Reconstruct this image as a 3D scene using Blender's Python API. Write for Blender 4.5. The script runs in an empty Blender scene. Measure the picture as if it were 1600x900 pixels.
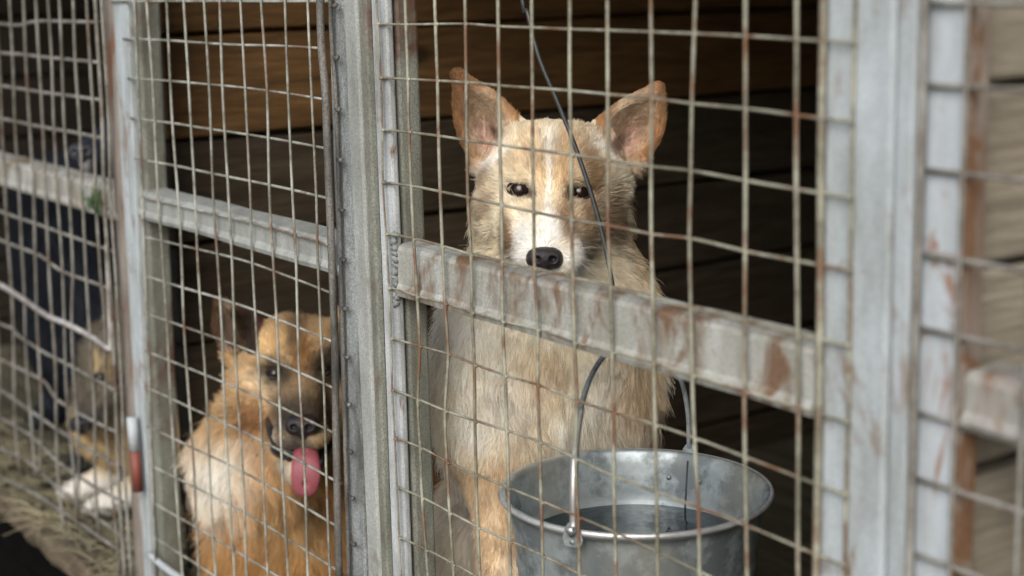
import bpy, math, random
import numpy as np
from mathutils import Matrix, Vector
from mathutils.kdtree import KDTree

rng = np.random.default_rng(7)
random.seed(7)
S = bpy.context.scene
COL = S.collection

# ------------------------------------------------------------------ camera
CELL = 0.06
F = 2502.568
YAW, PITCH, ROLL = 0.9731608, 0.1936088, -0.0242492
CAM = np.array([26.27704, -15.05788, 0.853885]) * CELL
cw = np.array([-math.sin(YAW) * math.cos(PITCH), math.cos(YAW) * math.cos(PITCH), -math.sin(PITCH)])
cr0 = np.cross(cw, [0, 0, 1.0]); cr0 /= np.linalg.norm(cr0)
cu0 = np.cross(cr0, cw)
CR = math.cos(ROLL) * cr0 + math.sin(ROLL) * cu0
CU = -math.sin(ROLL) * cr0 + math.cos(ROLL) * cu0
CW = cw

cam_d = bpy.data.cameras.new('camera')
cam = bpy.data.objects.new('camera', cam_d); COL.objects.link(cam)
m = Matrix(((CR[0], CU[0], -CW[0], CAM[0]), (CR[1], CU[1], -CW[1], CAM[1]), (CR[2], CU[2], -CW[2], CAM[2]), (0, 0, 0, 1)))
cam.matrix_world = m
cam_d.sensor_width = 36.0
cam_d.lens = F / 1600 * 36
cam_d.clip_start = 0.02; cam_d.clip_end = 2000
cam_d.dof.use_dof = True
cam_d.dof.focus_distance = 1.86
cam_d.dof.aperture_fstop = cam_d.lens / 17.0
cam_d.dof.aperture_blades = 7
S.camera = cam

# ------------------------------------------------------------------ world, sun, exposure
SUN_EL, SUN_AZ = math.radians(38), math.radians(140)     # azimuth from +Y, clockwise: outside the kennel, to the right
wd = bpy.data.worlds.new('World'); S.world = wd; wd.use_nodes = True
nt = wd.node_tree
bg = nt.nodes['Background']
sky = nt.nodes.new('ShaderNodeTexSky'); sky.sky_type = 'NISHITA'; sky.sun_disc = False
sky.sun_elevation = SUN_EL; sky.sun_rotation = SUN_AZ
sky.dust_density = 4.0; sky.air_density = 1.0; sky.ozone_density = 1.0
nt.links.new(sky.outputs[0], bg.inputs[0]); bg.inputs[1].default_value = 0.10
sun_d = bpy.data.lights.new('sun', 'SUN'); sun_d.energy = 1.7; sun_d.angle = math.radians(42); sun_d.color = (1.0, 0.985, 0.955)
sun = bpy.data.objects.new('sun', sun_d); COL.objects.link(sun)
sdir = Vector((math.sin(SUN_AZ) * math.cos(SUN_EL), math.cos(SUN_AZ) * math.cos(SUN_EL), math.sin(SUN_EL)))
sun.rotation_euler = sdir.to_track_quat('Z', 'Y').to_euler()
sun.location = (0, -5, 5)
S.view_settings.view_transform = 'Standard'; S.view_settings.look = 'None'
S.view_settings.gamma = 1.0; S.view_settings.use_curve_mapping = False
S.view_settings.exposure = 0.76
S.render.engine = 'CYCLES'
S.cycles.use_denoising = True
S.cycles.max_bounces = 6
try:
    S.cycles_curves.shape = 'RIBBONS'
except Exception:
    pass

# ------------------------------------------------------------------ geometry helpers
def ray(x, y):
    return (x - 800) / F * CR - (y - 450) / F * CU + CW
def W(x, y, D):                       # the point seen at (x, y), D metres in front of the lens
    return CAM + ray(x, y) * D
def onY(x, y, Y=0.0):
    d = ray(x, y); return CAM + d * (Y - CAM[1]) / d[1]
def onX(x, y, X):
    d = ray(x, y); return CAM + d * (X - CAM[0]) / d[0]
def onZ(x, y, Z):
    d = ray(x, y); return CAM + d * (Z - CAM[2]) / d[2]

def tag(o, label=None, cat=None, group=None, kind=None):
    if label: o['label'] = label
    if cat: o['category'] = cat
    if group: o['group'] = group
    if kind: o['kind'] = kind
    return o
def empty(name, loc, label, cat, group=None, kind=None):
    o = bpy.data.objects.new(name, None); COL.objects.link(o); o.location = loc
    o.empty_display_size = .05
    return tag(o, label, cat, group, kind)
def mesh_obj(name, verts, faces, mat, parent=None, smooth=False):
    me = bpy.data.meshes.new(name)
    me.from_pydata([tuple(v) for v in verts], [], [tuple(f) for f in faces]); me.update()
    if smooth:
        me.polygons.foreach_set('use_smooth', [True] * len(me.polygons))
    me.materials.append(mat)
    o = bpy.data.objects.new(name, me); COL.objects.link(o)
    if parent:
        o.parent = parent; o.matrix_parent_inverse = Matrix.Translation(parent.location).inverted() if parent.type == 'EMPTY' else Matrix()
    return o
def bevel(o, w=.003, seg=2):
    b = o.modifiers.new('bevel', 'BEVEL'); b.width = w; b.segments = seg; b.limit_method = 'ANGLE'
    return o
class MB:
    def __init__(s): s.v = []; s.f = []
    def add(s, v, f):
        n = len(s.v); s.v += [tuple(map(float, p)) for p in v]; s.f += [tuple(i + n for i in q) for q in f]
    def box(s, x0, x1, y0, y1, z0, z1):
        s.add([(x0, y0, z0), (x1, y0, z0), (x1, y1, z0), (x0, y1, z0), (x0, y0, z1), (x1, y0, z1), (x1, y1, z1), (x0, y1, z1)],
              [(0, 3, 2, 1), (4, 5, 6, 7), (0, 1, 5, 4), (1, 2, 6, 5), (2, 3, 7, 6), (3, 0, 4, 7)])
    def tube(s, pts, r, n=7, cap=True, sub=1, jit=0.0):
        P = np.array(pts, float)
        if sub > 1: P = catmull(P, sub)
        if jit: P = P + wob(P, jit)
        R = np.full(len(P), r) if np.isscalar(r) else np.interp(np.linspace(0, 1, len(P)), np.linspace(0, 1, len(r)), r)
        T = np.gradient(P, axis=0); T /= np.linalg.norm(T, axis=1)[:, None] + 1e-12
        ref = np.array([0, 1.0, 0]) if abs(T[0][1]) < .8 else np.array([1.0, 0, 0])
        V = []
        for i in range(len(P)):
            a = np.cross(T[i], ref); a /= np.linalg.norm(a); b = np.cross(T[i], a)
            for k in range(n):
                t = 2 * math.pi * k / n
                V.append(P[i] + R[i] * (math.cos(t) * a + math.sin(t) * b))
        Fc = [(i * n + k, i * n + (k + 1) % n, (i + 1) * n + (k + 1) % n, (i + 1) * n + k) for i in range(len(P) - 1) for k in range(n)]
        if cap: Fc += [tuple(range(n))[::-1], tuple((len(P) - 1) * n + k for k in range(n))]
        s.add(V, Fc)
    def build(s, name, mat, parent=None, smooth=False):
        return mesh_obj(name, s.v, s.f, mat, parent, smooth)
def catmull(P, sub):
    P = np.asarray(P, float)
    Q = np.vstack([2 * P[0] - P[1], P, 2 * P[-1] - P[-2]]); out = []
    for i in range(len(P) - 1):
        p0, p1, p2, p3 = Q[i:i + 4]
        for t in np.linspace(0, 1, sub, endpoint=False):
            out.append(.5 * ((2 * p1) + (-p0 + p2) * t + (2 * p0 - 5 * p1 + 4 * p2 - p3) * t * t + (-p0 + 3 * p1 - 3 * p2 + p3) * t ** 3))
    out.append(P[-1]); return np.array(out)
_H = np.random.default_rng(3).random((64, 64, 64)).astype(np.float32)
def vnoise(P, f, off=0):              # cheap 3-D value noise, -1..1
    Q = np.asarray(P) * f + 17.3 + off * 7.7
    I = np.floor(Q).astype(int); t = Q - I; t = t * t * (3 - 2 * t)
    r = 0
    for a in (0, 1):
        for b in (0, 1):
            for c in (0, 1):
                w = (t[:, 0] if a else 1 - t[:, 0]) * (t[:, 1] if b else 1 - t[:, 1]) * (t[:, 2] if c else 1 - t[:, 2])
                r = r + w * _H[(I[:, 0] + a + 11 * off) % 64, (I[:, 1] + b) % 64, (I[:, 2] + c) % 64]
    return r * 2 - 1
def wob(P, a, f=9):
    return a * np.stack([vnoise(P, f, k) for k in (1, 2, 3)], 1)

# ------------------------------------------------------------------ materials
def mat_new(name):
    m = bpy.data.materials.new(name); m.use_nodes = True
    return m, m.node_tree.nodes, m.node_tree.links, m.node_tree.nodes['Principled BSDF']
def tex_noise(n, l, scale, detail=6, rough=.6, stretch=None, obj=True, dist=0.0):
    tc = n.new('ShaderNodeTexCoord'); mp = n.new('ShaderNodeMapping'); nz = n.new('ShaderNodeTexNoise')
    l.new(tc.outputs['Object'], mp.inputs[0]); l.new(mp.outputs[0], nz.inputs['Vector'])
    nz.inputs['Scale'].default_value = scale; nz.inputs['Detail'].default_value = detail; nz.inputs['Roughness'].default_value = rough
    nz.inputs['Distortion'].default_value = dist
    if stretch: mp.inputs['Scale'].default_value = stretch
    return nz.outputs['Fac'], mp
def ramp(n, l, fac, stops):
    r = n.new('ShaderNodeValToRGB'); l.new(fac, r.inputs[0])
    e = r.color_ramp.elements
    while len(e) < len(stops): e.new(.5)
    for i, (p, c) in enumerate(stops):
        e[i].position = p; e[i].color = (*c, 1) if len(c) == 3 else c
    return r.outputs[0]
def mixc(n, l, fac, a, b):
    x = n.new('ShaderNodeMix'); x.data_type = 'RGBA'
    for s, v in ((x.inputs[0], fac), (x.inputs[6], a), (x.inputs[7], b)):
        if isinstance(v, (int, float)): s.default_value = v
        elif isinstance(v, tuple): s.default_value = (*v, 1)
        else: l.new(v, s)
    return x.outputs[2]
def bump(n, l, b, h, dist, strength=1.0, prev=None):
    bp = n.new('ShaderNodeBump'); bp.inputs['Distance'].default_value = dist; bp.inputs['Strength'].default_value = strength
    l.new(h, bp.inputs['Height']); 
    if prev: l.new(prev, bp.inputs['Normal'])
    l.new(bp.outputs[0], b.inputs['Normal']); return bp.outputs[0]

def mat_paint(name, base, dirt, rust, rust_amt=.55, dirt_amt=.5, rough=.6, streak=True, seed=0, grain=.5, metal=0.0, bs=11, soft=.07):
    m, n, l, b = mat_new(name)
    f1, mp1 = tex_noise(n, l, 26, 8, .65, (1, 1, .28) if streak else None); mp1.inputs['Location'].default_value = (seed, seed * 2, 0)
    f2, mp2 = tex_noise(n, l, bs, 9, .7, (1, 1, .5) if streak else None, dist=.6); mp2.inputs['Location'].default_value = (seed + 5, 0, seed)
    f3, mp3 = tex_noise(n, l, 420, 3, .7)
    c1 = ramp(n, l, f1, [(dirt_amt - .16, (0, 0, 0)), (dirt_amt + .16, (1, 1, 1))])
    c2 = ramp(n, l, f2, [(rust_amt, (0, 0, 0)), (rust_amt + soft, (1, 1, 1))])
    c3 = ramp(n, l, f3, [(.35, (0, 0, 0)), (.75, (1, 1, 1))])
    col = mixc(n, l, c1, dirt, base)
    g = n.new('ShaderNodeMath'); g.operation = 'MULTIPLY'; l.new(c3, g.inputs[0]); g.inputs[1].default_value = grain
    col = mixc(n, l, g.outputs[0], col, tuple(x * .35 for x in dirt))
    rc = ramp(n, l, f3, [(.3, tuple(x * .45 for x in rust)), (.7, rust)])
    col = mixc(n, l, c2, col, rc)
    l.new(col, b.inputs['Base Color']); b.inputs['Roughness'].default_value = rough; b.inputs['Metallic'].default_value = metal
    bp = bump(n, l, b, f3, .0006, .5); bump(n, l, b, f2, .002, .4, bp)
    return m
WHITE_PAINT = mat_paint('chalky_blue_white_paint', (.43, .485, .53), (.26, .295, .295), (.22, .14, .085), .555, .50, grain=.4, seed=1, bs=19, soft=.12)
GREY_PAINT = mat_paint('weathered_grey_paint', (.40, .44, .45), (.09, .095, .09), (.16, .075, .04), .66, .50, grain=.9, seed=2)
PALE_PAINT = mat_paint('dusty_pale_paint', (.36, .385, .37), (.20, .215, .20), (.17, .11, .07), .60, .45, grain=.6, seed=3, bs=20, soft=.12)
RUST_PAINT = mat_paint('rusting_green_grey_steel', (.26, .275, .24), (.12, .125, .10), (.125, .065, .042), .51, .48, grain=.85, seed=4, bs=9, soft=.12)
RAIL_PAINT = mat_paint('chipped_rail_paint', (.43, .46, .445), (.235, .225, .185), (.185, .115, .068), .485, .50, streak=True, grain=.6, seed=6, bs=22, soft=.12)
GRIME = mat_paint('grimy_grey_rod', (.25, .24, .22), (.04, .04, .036), (.12, .06, .03), .68, .52, grain=.95, seed=7)
RED_PAINT = mat_paint('faded_red_paint', (.19, .045, .03), (.10, .05, .035), (.12, .05, .03), .66, .4, grain=.4, seed=8)
PIN_WHITE = mat_paint('white_pin_paint', (.34, .38, .41), (.4, .4, .4), (.2, .1, .06), .75, .3, grain=.15, seed=9)

def mat_wire(name, base=(.34, .34, .30), hi=(.55, .55, .51), rust=(.17, .085, .05), ra=.55):
    m, n, l, b = mat_new(name)
    f1, mp1 = tex_noise(n, l, 14, 7, .7); f2, _ = tex_noise(n, l, 260, 4, .7); f3, mp3 = tex_noise(n, l, 13, 5, .65); mp3.inputs['Location'].default_value = (3, 1, 2)
    col = mixc(n, l, ramp(n, l, f2, [(.35, (0, 0, 0)), (.65, (1, 1, 1))]), tuple(x * .45 for x in base), base)
    col = mixc(n, l, ramp(n, l, f1, [(.42, (0, 0, 0)), (.62, (1, 1, 1))]), col, hi)
    col = mixc(n, l, ramp(n, l, f3, [(ra, (0, 0, 0)), (ra + .1, (1, 1, 1))]), col, rust)
    l.new(col, b.inputs['Base Color']); b.inputs['Roughness'].default_value = .62; b.inputs['Metallic'].default_value = .15
    bump(n, l, b, f2, .0012, .8)
    return m
WIRE = mat_wire('weathered_wire', (.30, .29, .25), (.42, .42, .38)); WIRE_V = mat_wire('weathered_upright_wire', (.20, .19, .14), (.34, .345, .275), (.15, .085, .05), .505)
WIRE_DARK = mat_wire('brown_weathered_wire', (.16, .15, .125), (.26, .26, .24), (.10, .065, .045), .56)

def mat_wood(name, c1, c2, c3, rough=.75, axis=1, kn=1.0, zsplit=None):
    m, n, l, b = mat_new(name)
    st = [9, 9, 9]; st[axis] = .9
    f1, mp1 = tex_noise(n, l, 4.2, 8, .62, tuple(st), dist=.9)
    st2 = [60, 60, 60]; st2[axis] = 3
    f2, _ = tex_noise(n, l, 3.0, 6, .7, tuple(st2))
    f3, mp3 = tex_noise(n, l, 2.3, 4, .6)
    col = ramp(n, l, f1, [(.3, c1), (.5, c2), (.68, c3)])
    d = n.new('ShaderNodeMath'); d.operation = 'MULTIPLY'; l.new(ramp(n, l, f2, [(.4, (1, 1, 1)), (.62, (0, 0, 0))]), d.inputs[0]); d.inputs[1].default_value = .55
    col = mixc(n, l, d.outputs[0], col, tuple(x * .4 for x in c1))
    col = mixc(n, l, ramp(n, l, f3, [(.42, (0, 0, 0)), (.7, (.6, .6, .6))]), col, tuple(x * .6 for x in c2))
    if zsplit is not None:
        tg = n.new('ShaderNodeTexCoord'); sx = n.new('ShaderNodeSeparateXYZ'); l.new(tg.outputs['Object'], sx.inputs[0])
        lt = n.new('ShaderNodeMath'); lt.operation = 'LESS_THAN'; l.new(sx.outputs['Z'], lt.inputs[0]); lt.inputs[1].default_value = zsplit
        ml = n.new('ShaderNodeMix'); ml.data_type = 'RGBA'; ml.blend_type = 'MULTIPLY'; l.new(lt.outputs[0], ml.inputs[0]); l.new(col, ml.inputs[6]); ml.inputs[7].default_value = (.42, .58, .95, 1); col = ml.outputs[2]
    vo = n.new('ShaderNodeTexVoronoi'); tc = n.new('ShaderNodeTexCoord'); mp = n.new('ShaderNodeMapping'); mp.inputs['Scale'].default_value = (4.2, 2.1, 4.2) if axis == 1 else (2.1, 4.2, 4.2)
    l.new(tc.outputs['Object'], mp.inputs[0]); l.new(mp.outputs[0], vo.inputs['Vector']); vo.inputs['Scale'].default_value = 1.0
    k = ramp(n, l, vo.outputs['Distance'], [(.05, (1, 1, 1)), (.09, (0, 0, 0))])
    kk = n.new('ShaderNodeMath'); kk.operation = 'MULTIPLY'; l.new(k, kk.inputs[0]); kk.inputs[1].default_value = .8 * kn
    col = mixc(n, l, kk.outputs[0], col, tuple(x * .25 for x in c1))
    l.new(col, b.inputs['Base Color']); b.inputs['Roughness'].default_value = rough; b.inputs['Specular IOR Level'].default_value = .2
    bp = bump(n, l, b, f2, .002, .7); bump(n, l, b, f1, .004, .5, bp)
    return m
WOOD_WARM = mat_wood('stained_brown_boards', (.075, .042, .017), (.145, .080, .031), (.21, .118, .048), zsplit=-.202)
WOOD_DARK = mat_wood('old_dark_boards', (.013, .010, .007), (.022, .017, .012), (.034, .027, .019))
WOOD_GREY = mat_wood('rough_weathered_boards', (.25, .22, .17), (.35, .315, .25), (.44, .40, .325), .9)
WOOD_FLOOR = mat_wood('dirty_floor_boards', (.035, .032, .022), (.07, .064, .042), (.11, .10, .07), .9, axis=0)
BEAM = mat_wood('cracked_beam_wood', (.05, .04, .028), (.11, .088, .06), (.19, .16, .12), .95, axis=0)
def mat_plain(name, c, rough=.7, noise=.3, scale=40, metal=0.0, bd=.001, coat=0):
    m, n, l, b = mat_new(name)
    f, _ = tex_noise(n, l, scale, 6, .65)
    col = ramp(n, l, f, [(.3, tuple(x * (1 - noise) for x in c)), (.7, tuple(min(1, x * (1 + noise)) for x in c))])
    l.new(col, b.inputs['Base Color']); b.inputs['Roughness'].default_value = rough; b.inputs['Metallic'].default_value = metal
    if coat: b.inputs['Coat Weight'].default_value = coat; b.inputs['Coat Roughness'].default_value = .15
    bump(n, l, b, f, bd, .5)
    return m
SOIL = mat_plain('damp_soil', (.10, .092, .075), .95, .5, 8, bd=.02)
ROOFM = mat_plain('roof_boards', (.07, .055, .04), .9)
SLEEVE = mat_plain('grey_steel_sleeve', (.5, .5, .5), .4, .1, 60, .8)
CABLE = mat_plain('black_cable_rubber', (.03, .035, .036), .45, .3, 90)

# ------------------------------------------------------------------ setting
FLOOR_Z = -0.96
X_L, X_R = -0.87, 0.80
mb = MB(); mb.v = [(-600, -600, -1.5), (600, -600, -1.5), (600, 600, -1.5), (-600, 600, -1.5)]; mb.f = [(0, 1, 2, 3)]
tag(mb.build('ground', SOIL), kind='structure')
mb = MB()
for i in range(13):                                    # floor boards running along the fence
    y0 = .02 + i * .145
    mb.box(-3.2, 3.0, y0, y0 + .141, FLOOR_Z - .035 - .0007 * (i % 3), FLOOR_Z - .001 * (i % 2))
tag(bevel(mb.build('floor', WOOD_FLOOR), .003), kind='structure')

def plank_wall(X, y0, y1, zs, mat, label, thick=.035, side=1):
    """boards stacked one above the other, running back from the fence; face towards +X at X"""
    mb = MB()
    for a, c in zip(zs[:-1], zs[1:]):
        o = random.uniform(-.003, .003); t = random.uniform(-.0015, .0015)
        lo, hi = min(a, c) + .004, max(a, c) - .004
        ys = np.linspace(y0, y1, 14)
        V = []; Fc = []
        for j, y in enumerate(ys):
            e1 = .0022 * math.sin(y * 7 + a * 40); e2 = .0022 * math.sin(y * 9 + a * 23)
            V += [(X + o, y, lo + e1), (X + o, y, hi + e2), (X - thick, y, hi + e2), (X - thick, y, lo + e1)]
            if j: q = 4 * (j - 1); Fc += [(q + k, q + (k + 1) % 4, q + 4 + (k + 1) % 4, q + 4 + k) for k in range(4)]
        Fc += [(3, 2, 1, 0), tuple(len(V) - 4 + k for k in range(4))]
        mb.add(V, Fc)
    mb.box(X - thick - .012, X - thick - .001, y0, y1, zs[-1], zs[0])
    o = bevel(mb.build('plank_wall', mat), .004, 2)
    return tag(o, label, 'wall')
zsL = [.47, .30, .135, -.033, -.202, -.372, -.542, -.712, -.885, -1.0]
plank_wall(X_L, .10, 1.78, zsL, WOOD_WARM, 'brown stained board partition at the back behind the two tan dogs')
zsR = [.47, .38, .24, .10, -.036, -.172, -.33, -.49, -.65, -.81, -1.0]
plank_wall(X_R + .005, .035, 1.78, zsR, WOOD_GREY, 'rough pale weathered board wall at the right edge beside the blue white post', side=1)
plank_wall(-2.95, .10, 1.78, zsL, WOOD_DARK, 'dark board partition at the far left end of the left pen')
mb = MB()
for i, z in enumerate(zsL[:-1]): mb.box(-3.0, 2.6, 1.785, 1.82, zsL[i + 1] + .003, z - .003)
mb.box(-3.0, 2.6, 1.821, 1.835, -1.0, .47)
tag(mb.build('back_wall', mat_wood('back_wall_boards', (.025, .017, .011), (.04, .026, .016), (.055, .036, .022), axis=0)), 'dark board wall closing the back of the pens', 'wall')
mb = MB(); mb.box(-3.4, 3.0, -.03, 2.0, .475, .515)  # out of view, set low to keep sun off the deep boards
tag(mb.build('roof', ROOFM), 'unseen flat board roof, set low to shade the pens', 'roof')
# rough beam under the front edge
mb = MB()
xs = np.linspace(-3.4, 3.0, 160)
V = []; Fc = []
prof = [(-.026, -.968), (-.018, -.960), (.018, -.960), (.018, -1.002), (-.020, -1.008), (-.029, -.996)]
for j, x in enumerate(xs):
    for k, (y, z) in enumerate(prof):
        p = np.array([[x, y, z]]); nn = vnoise(p, 26, 1)[0] * .006 + vnoise(p, 7, 2)[0] * .008
        V.append((x, y + (nn if y < 0 else 0), z + nn * .6))
    if j: q = 6 * (j - 1); Fc += [(q + k, q + (k + 1) % 6, q + 6 + (k + 1) % 6, q + 6 + k) for k in range(6)]
Fc += [tuple(range(6))[::-1], tuple(len(V) - 6 + k for k in range(6))]
mb.add(V, Fc)
tag(mb.build('front_beam', BEAM), 'rough splintered wooden beam along the front edge of the pen floor', 'beam')

mb = MB()
for i in range(4): mb.box(-3.4, 3.0, .13, .15, -1.5 + .12 * i, -1.385 + .12 * i)  # black boards added to stand for the darkness under the floor
UNDER_SHADE = mat_plain('underfloor_shade_black', (.006, .006, .006), .95); UNDER_SHADE.node_tree.nodes['Principled BSDF'].inputs['Specular IOR Level'].default_value = 0
tag(mb.build('underfloor_shade_boards', UNDER_SHADE), 'added black boards standing in for the shade under the pen floor', 'boards')
# ------------------------------------------------------------------ fence
def zc(y0, x=None): return y0
ROW = lambda r: -CELL * r
POST_Z0, POST_Z1 = -1.2, .472
def steel_post(x0, x1, y0, y1, mat, label, lean=0.0):
    mb = MB(); mb.box(x0, x1, y0, y1, POST_Z0, POST_Z1); mb.v = [(v[0] - lean * v[2], v[1], v[2]) for v in mb.v]
    return tag(bevel(mb.build('steel_post', mat), .004), label, 'post')
def wobbly_box(name, x0, x1, y0, y1, mat, parent, z0=-.955, z1=.465, bev=.0025, lean=0.0):
    zs = np.linspace(z0, z1, 24); V = []; Fc = []
    for j, z in enumerate(zs):
        dx = lean * (-z); w = .0008 * math.sin(z * 11 + x0 * 50)
        V += [(x0 + dx + w, y0, z), (x1 + dx + w, y0, z), (x1 + dx + w, y1, z), (x0 + dx + w, y1, z)]
        if j: q = 4 * (j - 1); Fc += [(q + k, q + (k + 1) % 4, q + 4 + (k + 1) % 4, q + 4 + k) for k in range(4)]
    Fc += [(3, 2, 1, 0), tuple(len(V) - 4 + k for k in range(4))]
    return bevel(mesh_obj(name, V, Fc, mat, parent), bev)
def wires(pts_list, r, y, mb, jit=.0007, sub=6, n=8):
    for pts in pts_list:
        P = np.array([[p[0], y, p[2]] for p in pts if p[2] > -.965] or [[p[0], y, p[2]] for p in pts[:2]])
        mb.tube(P, r * random.uniform(.93, 1.07), n, True, sub, jit)
def rail(parent, x0, x1, zt, zb, mat, lipmat, y0=.004, y1=.050):
    """pressed steel cross rail: flat face with a rolled top and a lower lip"""
    V = []; Fc = []
    prof = [(y0, zb + .012), (y0, zt - .005), (y0 + .002, zt - .001), (y0 + .007, zt + .002), (y1 - .006, zt + .004), (y1, zt + .001), (y1, zb), (y0 + .012, zb - .004), (y0 - .002, zb - .002), (y0 - .004, zb + .004), (y0 - .002, zb + .009)]
    xs = np.linspace(x0, x1, 60); k_ = len(prof)
    for j, x in enumerate(xs):
        for (y, z) in prof:
            p = np.array([[x, y, z]]); nn = vnoise(p, 18, 4)[0] * .0009
            V.append((x, y + nn, z + nn))
        if j: q = k_ * (j - 1); Fc += [(q + k, q + (k + 1) % k_, q + k_ + (k + 1) % k_, q + k_ + k) for k in range(k_)]
    Fc += [tuple(range(k_))[::-1], tuple(len(V) - k_ + k for k in range(k_))]
    return mesh_obj('cross_rail', V, Fc, mat, parent)

# measured crossings of the main gate (photo pixels), unprojected onto the fence plane
rows_px = {0: [(594.5, 37.8), (639, 38.5), (685.5, 37.8), (731.7, 37.8), (782.8, 41.3), (836, 43), (895.5, 45.5), (954.3, 47.3), (1022.5, 49.7), (1090, 52.5), (1170, 57), (1250, 62)],
 1: [(599, 121.8), (641.8, 124), (688.3, 126.7), (732.8, 129.5), (783.5, 134), (836.7, 137.6), (896, 141.8), (955, 147.7), (1023, 154), (1085.5, 162), (1169.5, 170.8), (1250, 181)],
 2: [(601.5, 203), (643.5, 207), (689.7, 212.8), (733.8, 219.8), (785, 226.8), (836.7, 234.5), (898, 241.5), (955.7, 251), (1022.5, 260.8), (1083.7, 267.8), (1169.5, 283.5), (1250, 297)],
 3: [(603, 285), (647, 291), (691.8, 300), (735, 309), (787.7, 321), (838.5, 332), (898, 343.8), (955, 352.5), (1022.5, 366.5), (1082, 373.5), (1168.8, 393.8), (1250, 409)],
 4: [(607.5, 366), (650.5, 374), (695, 385.5), (740, 398), (788.8, 409), (839.5, 419.8), (900, 434.8), (958, 449), (1024, 468), (1084, 482), (1168.5, 506), (1251, 524)],
 5: [(612, 450.5), (655.8, 464.5), (699.5, 475), (742, 489), (789.8, 503), (844.8, 516), (902.5, 536), (961, 551), (1026, 569), (1087, 588), (1169, 613), (1252, 639)],
 6: [(615.5, 529), (660, 541.5), (704.8, 553.8), (746, 571), (794, 587.7), (844.8, 602.5), (906, 627), (963.8, 646), (1028.5, 665.5), (1090.8, 686.5), (1170, 716), (1252, 747.8)],
 7: [(617, 609.5), (657.5, 625), (700, 642.8), (746.8, 658.5), (796.8, 674), (848, 691.8), (904, 718), (963.8, 746), (1030, 770.5), (1095.8, 795), (1171, 823), (1252, 857)],
 8: [(620.8, 684.8), (661, 700.5), (703, 723), (748.5, 742.5), (799, 763.5), (850, 784.5), (907.8, 809), (965.5, 833.5), (1032, 865), (1097, 896), (1172, 930), (1252, 966)],
 9: [(624, 761.8), (663.8, 779), (707, 802), (751, 824.8), (801, 846.8), (851.8, 870), (909, 899), (967, 927), (1033, 960), (1098, 995), (1172, 1036), (1252, 1078)],
 10: [(627.8, 840.5), (669.8, 859.8), (711.8, 882.5), (754, 906), (803, 932), (853, 960), (910, 991), (968, 1022), (1034, 1060), (1098, 1100), (1172, 1145), (1252, 1195)]}
G = np.array([[onY(x, y) for x, y in rows_px[r]] for r in range(11)])           # [row, col, xyz]

# main gate ---------------------------------------------------------------
gate = empty('mesh_gate', (.02, 0, -.955), 'large rusty white mesh gate in front of the pale tan dog and the bucket', 'gate', 'welded wire gates')
mbv = MB(); vl = []
for c in range(12):
    col = list(G[:, c]); d = col[0] - col[1]
    d2 = col[-1] - col[-2]
    vl.append([col[0] + d * k for k in (3, 2, 1)] + col + [col[-1] + d2 * .8])
wires(vl[:1], .0013, -.0035, mbv); wires(vl[1:], .0018, -.0035, mbv)
xr = G[0, -1, 0]
wires([[(.7125, 0, .46), (.713, 0, 0), (.7125, 0, -.3), (.7115, 0, -.9)]], .0017, .0032, mbv)
wires([[(.6825, 0, .46), (.683, 0, 0), (.6835, 0, -.3), (.6825, 0, -.9)]], .0032, .0005, mbv)
hl = []
for r in range(11):
    row = list(G[r]); hl.append([row[0] - (row[1] - row[0]) * .12] + row + [np.array([xx, 0, row[-1][2] + (row[-1][2] - row[-2][2]) * (xx - row[-1][0]) / .06 * .6]) for xx in (.684, .7165)])
for k in range(1, 8): 
    z = .045 + .06 * (k - 1); hl.append([(-.008, 0, z), (.3, 0, z + .001), (.716, 0, z)])
for k in range(1, 5):
    row = G[10] + np.array([0, 0, -.06 * k]); hl.append(list(row))
wires(hl, .00145, .0002, mbv, jit=.0006)
for r in range(11):
    for c in range(12):
        p = G[r, c]; mbv.tube([p + np.array([-.0028, -.0022, random.uniform(-.001, .001)]), p + np.array([0, -.0026, 0]), p + np.array([.0028, -.0022, 0])], [.0012, random.uniform(.0024, .0034), .0012], 7)
mbv.build('wire_mesh', WIRE_V, gate, True)
rail(gate, .0125, .675, -.250, -.306, RAIL_PAINT, None, y1=.036)
wobbly_box('stile', -.0385, -.024, -.004, .006, RUST_PAINT, gate, lean=-.004)
wobbly_box('stile', -.0236, .0105, .003, .012, mat_paint('flaking_stile_paint', (.50, .54, .57), (.20, .21, .2), (.17, .10, .06), .60, .47, grain=.5, seed=12), gate, lean=-.004)
wobbly_box('stile', .676, .752, .006, .05, WHITE_PAINT, gate, bev=.006)
# weld bead where the rail meets the stile
mb = MB()
zz = np.linspace(-.236, -.322, 40)
mb.tube([(.0075 + .0035 * math.sin(i * 1.9) + random.uniform(-.002, .002), .0035 + random.uniform(-.0012, .0012), z) for i, z in enumerate(zz)], [random.uniform(.0018, .0042) for _ in zz], 8, True, 3)
mb.build('weld', GREY_PAINT, gate, True)
tag(gate, kind='thing')

steel_post(-.060, .0070, .0165, .046, RUST_PAINT, 'rust streaked green grey steel post behind the middle seam of the gates')
mb = MB(); mb.box(-.0725, -.0425, -.006, .013, POST_Z0, POST_Z1)
tag(bevel(mb.build('cover_strip', PALE_PAINT), .003), 'narrow pale dusty steel strip standing between the middle gate and the large gate', 'post')

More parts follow.
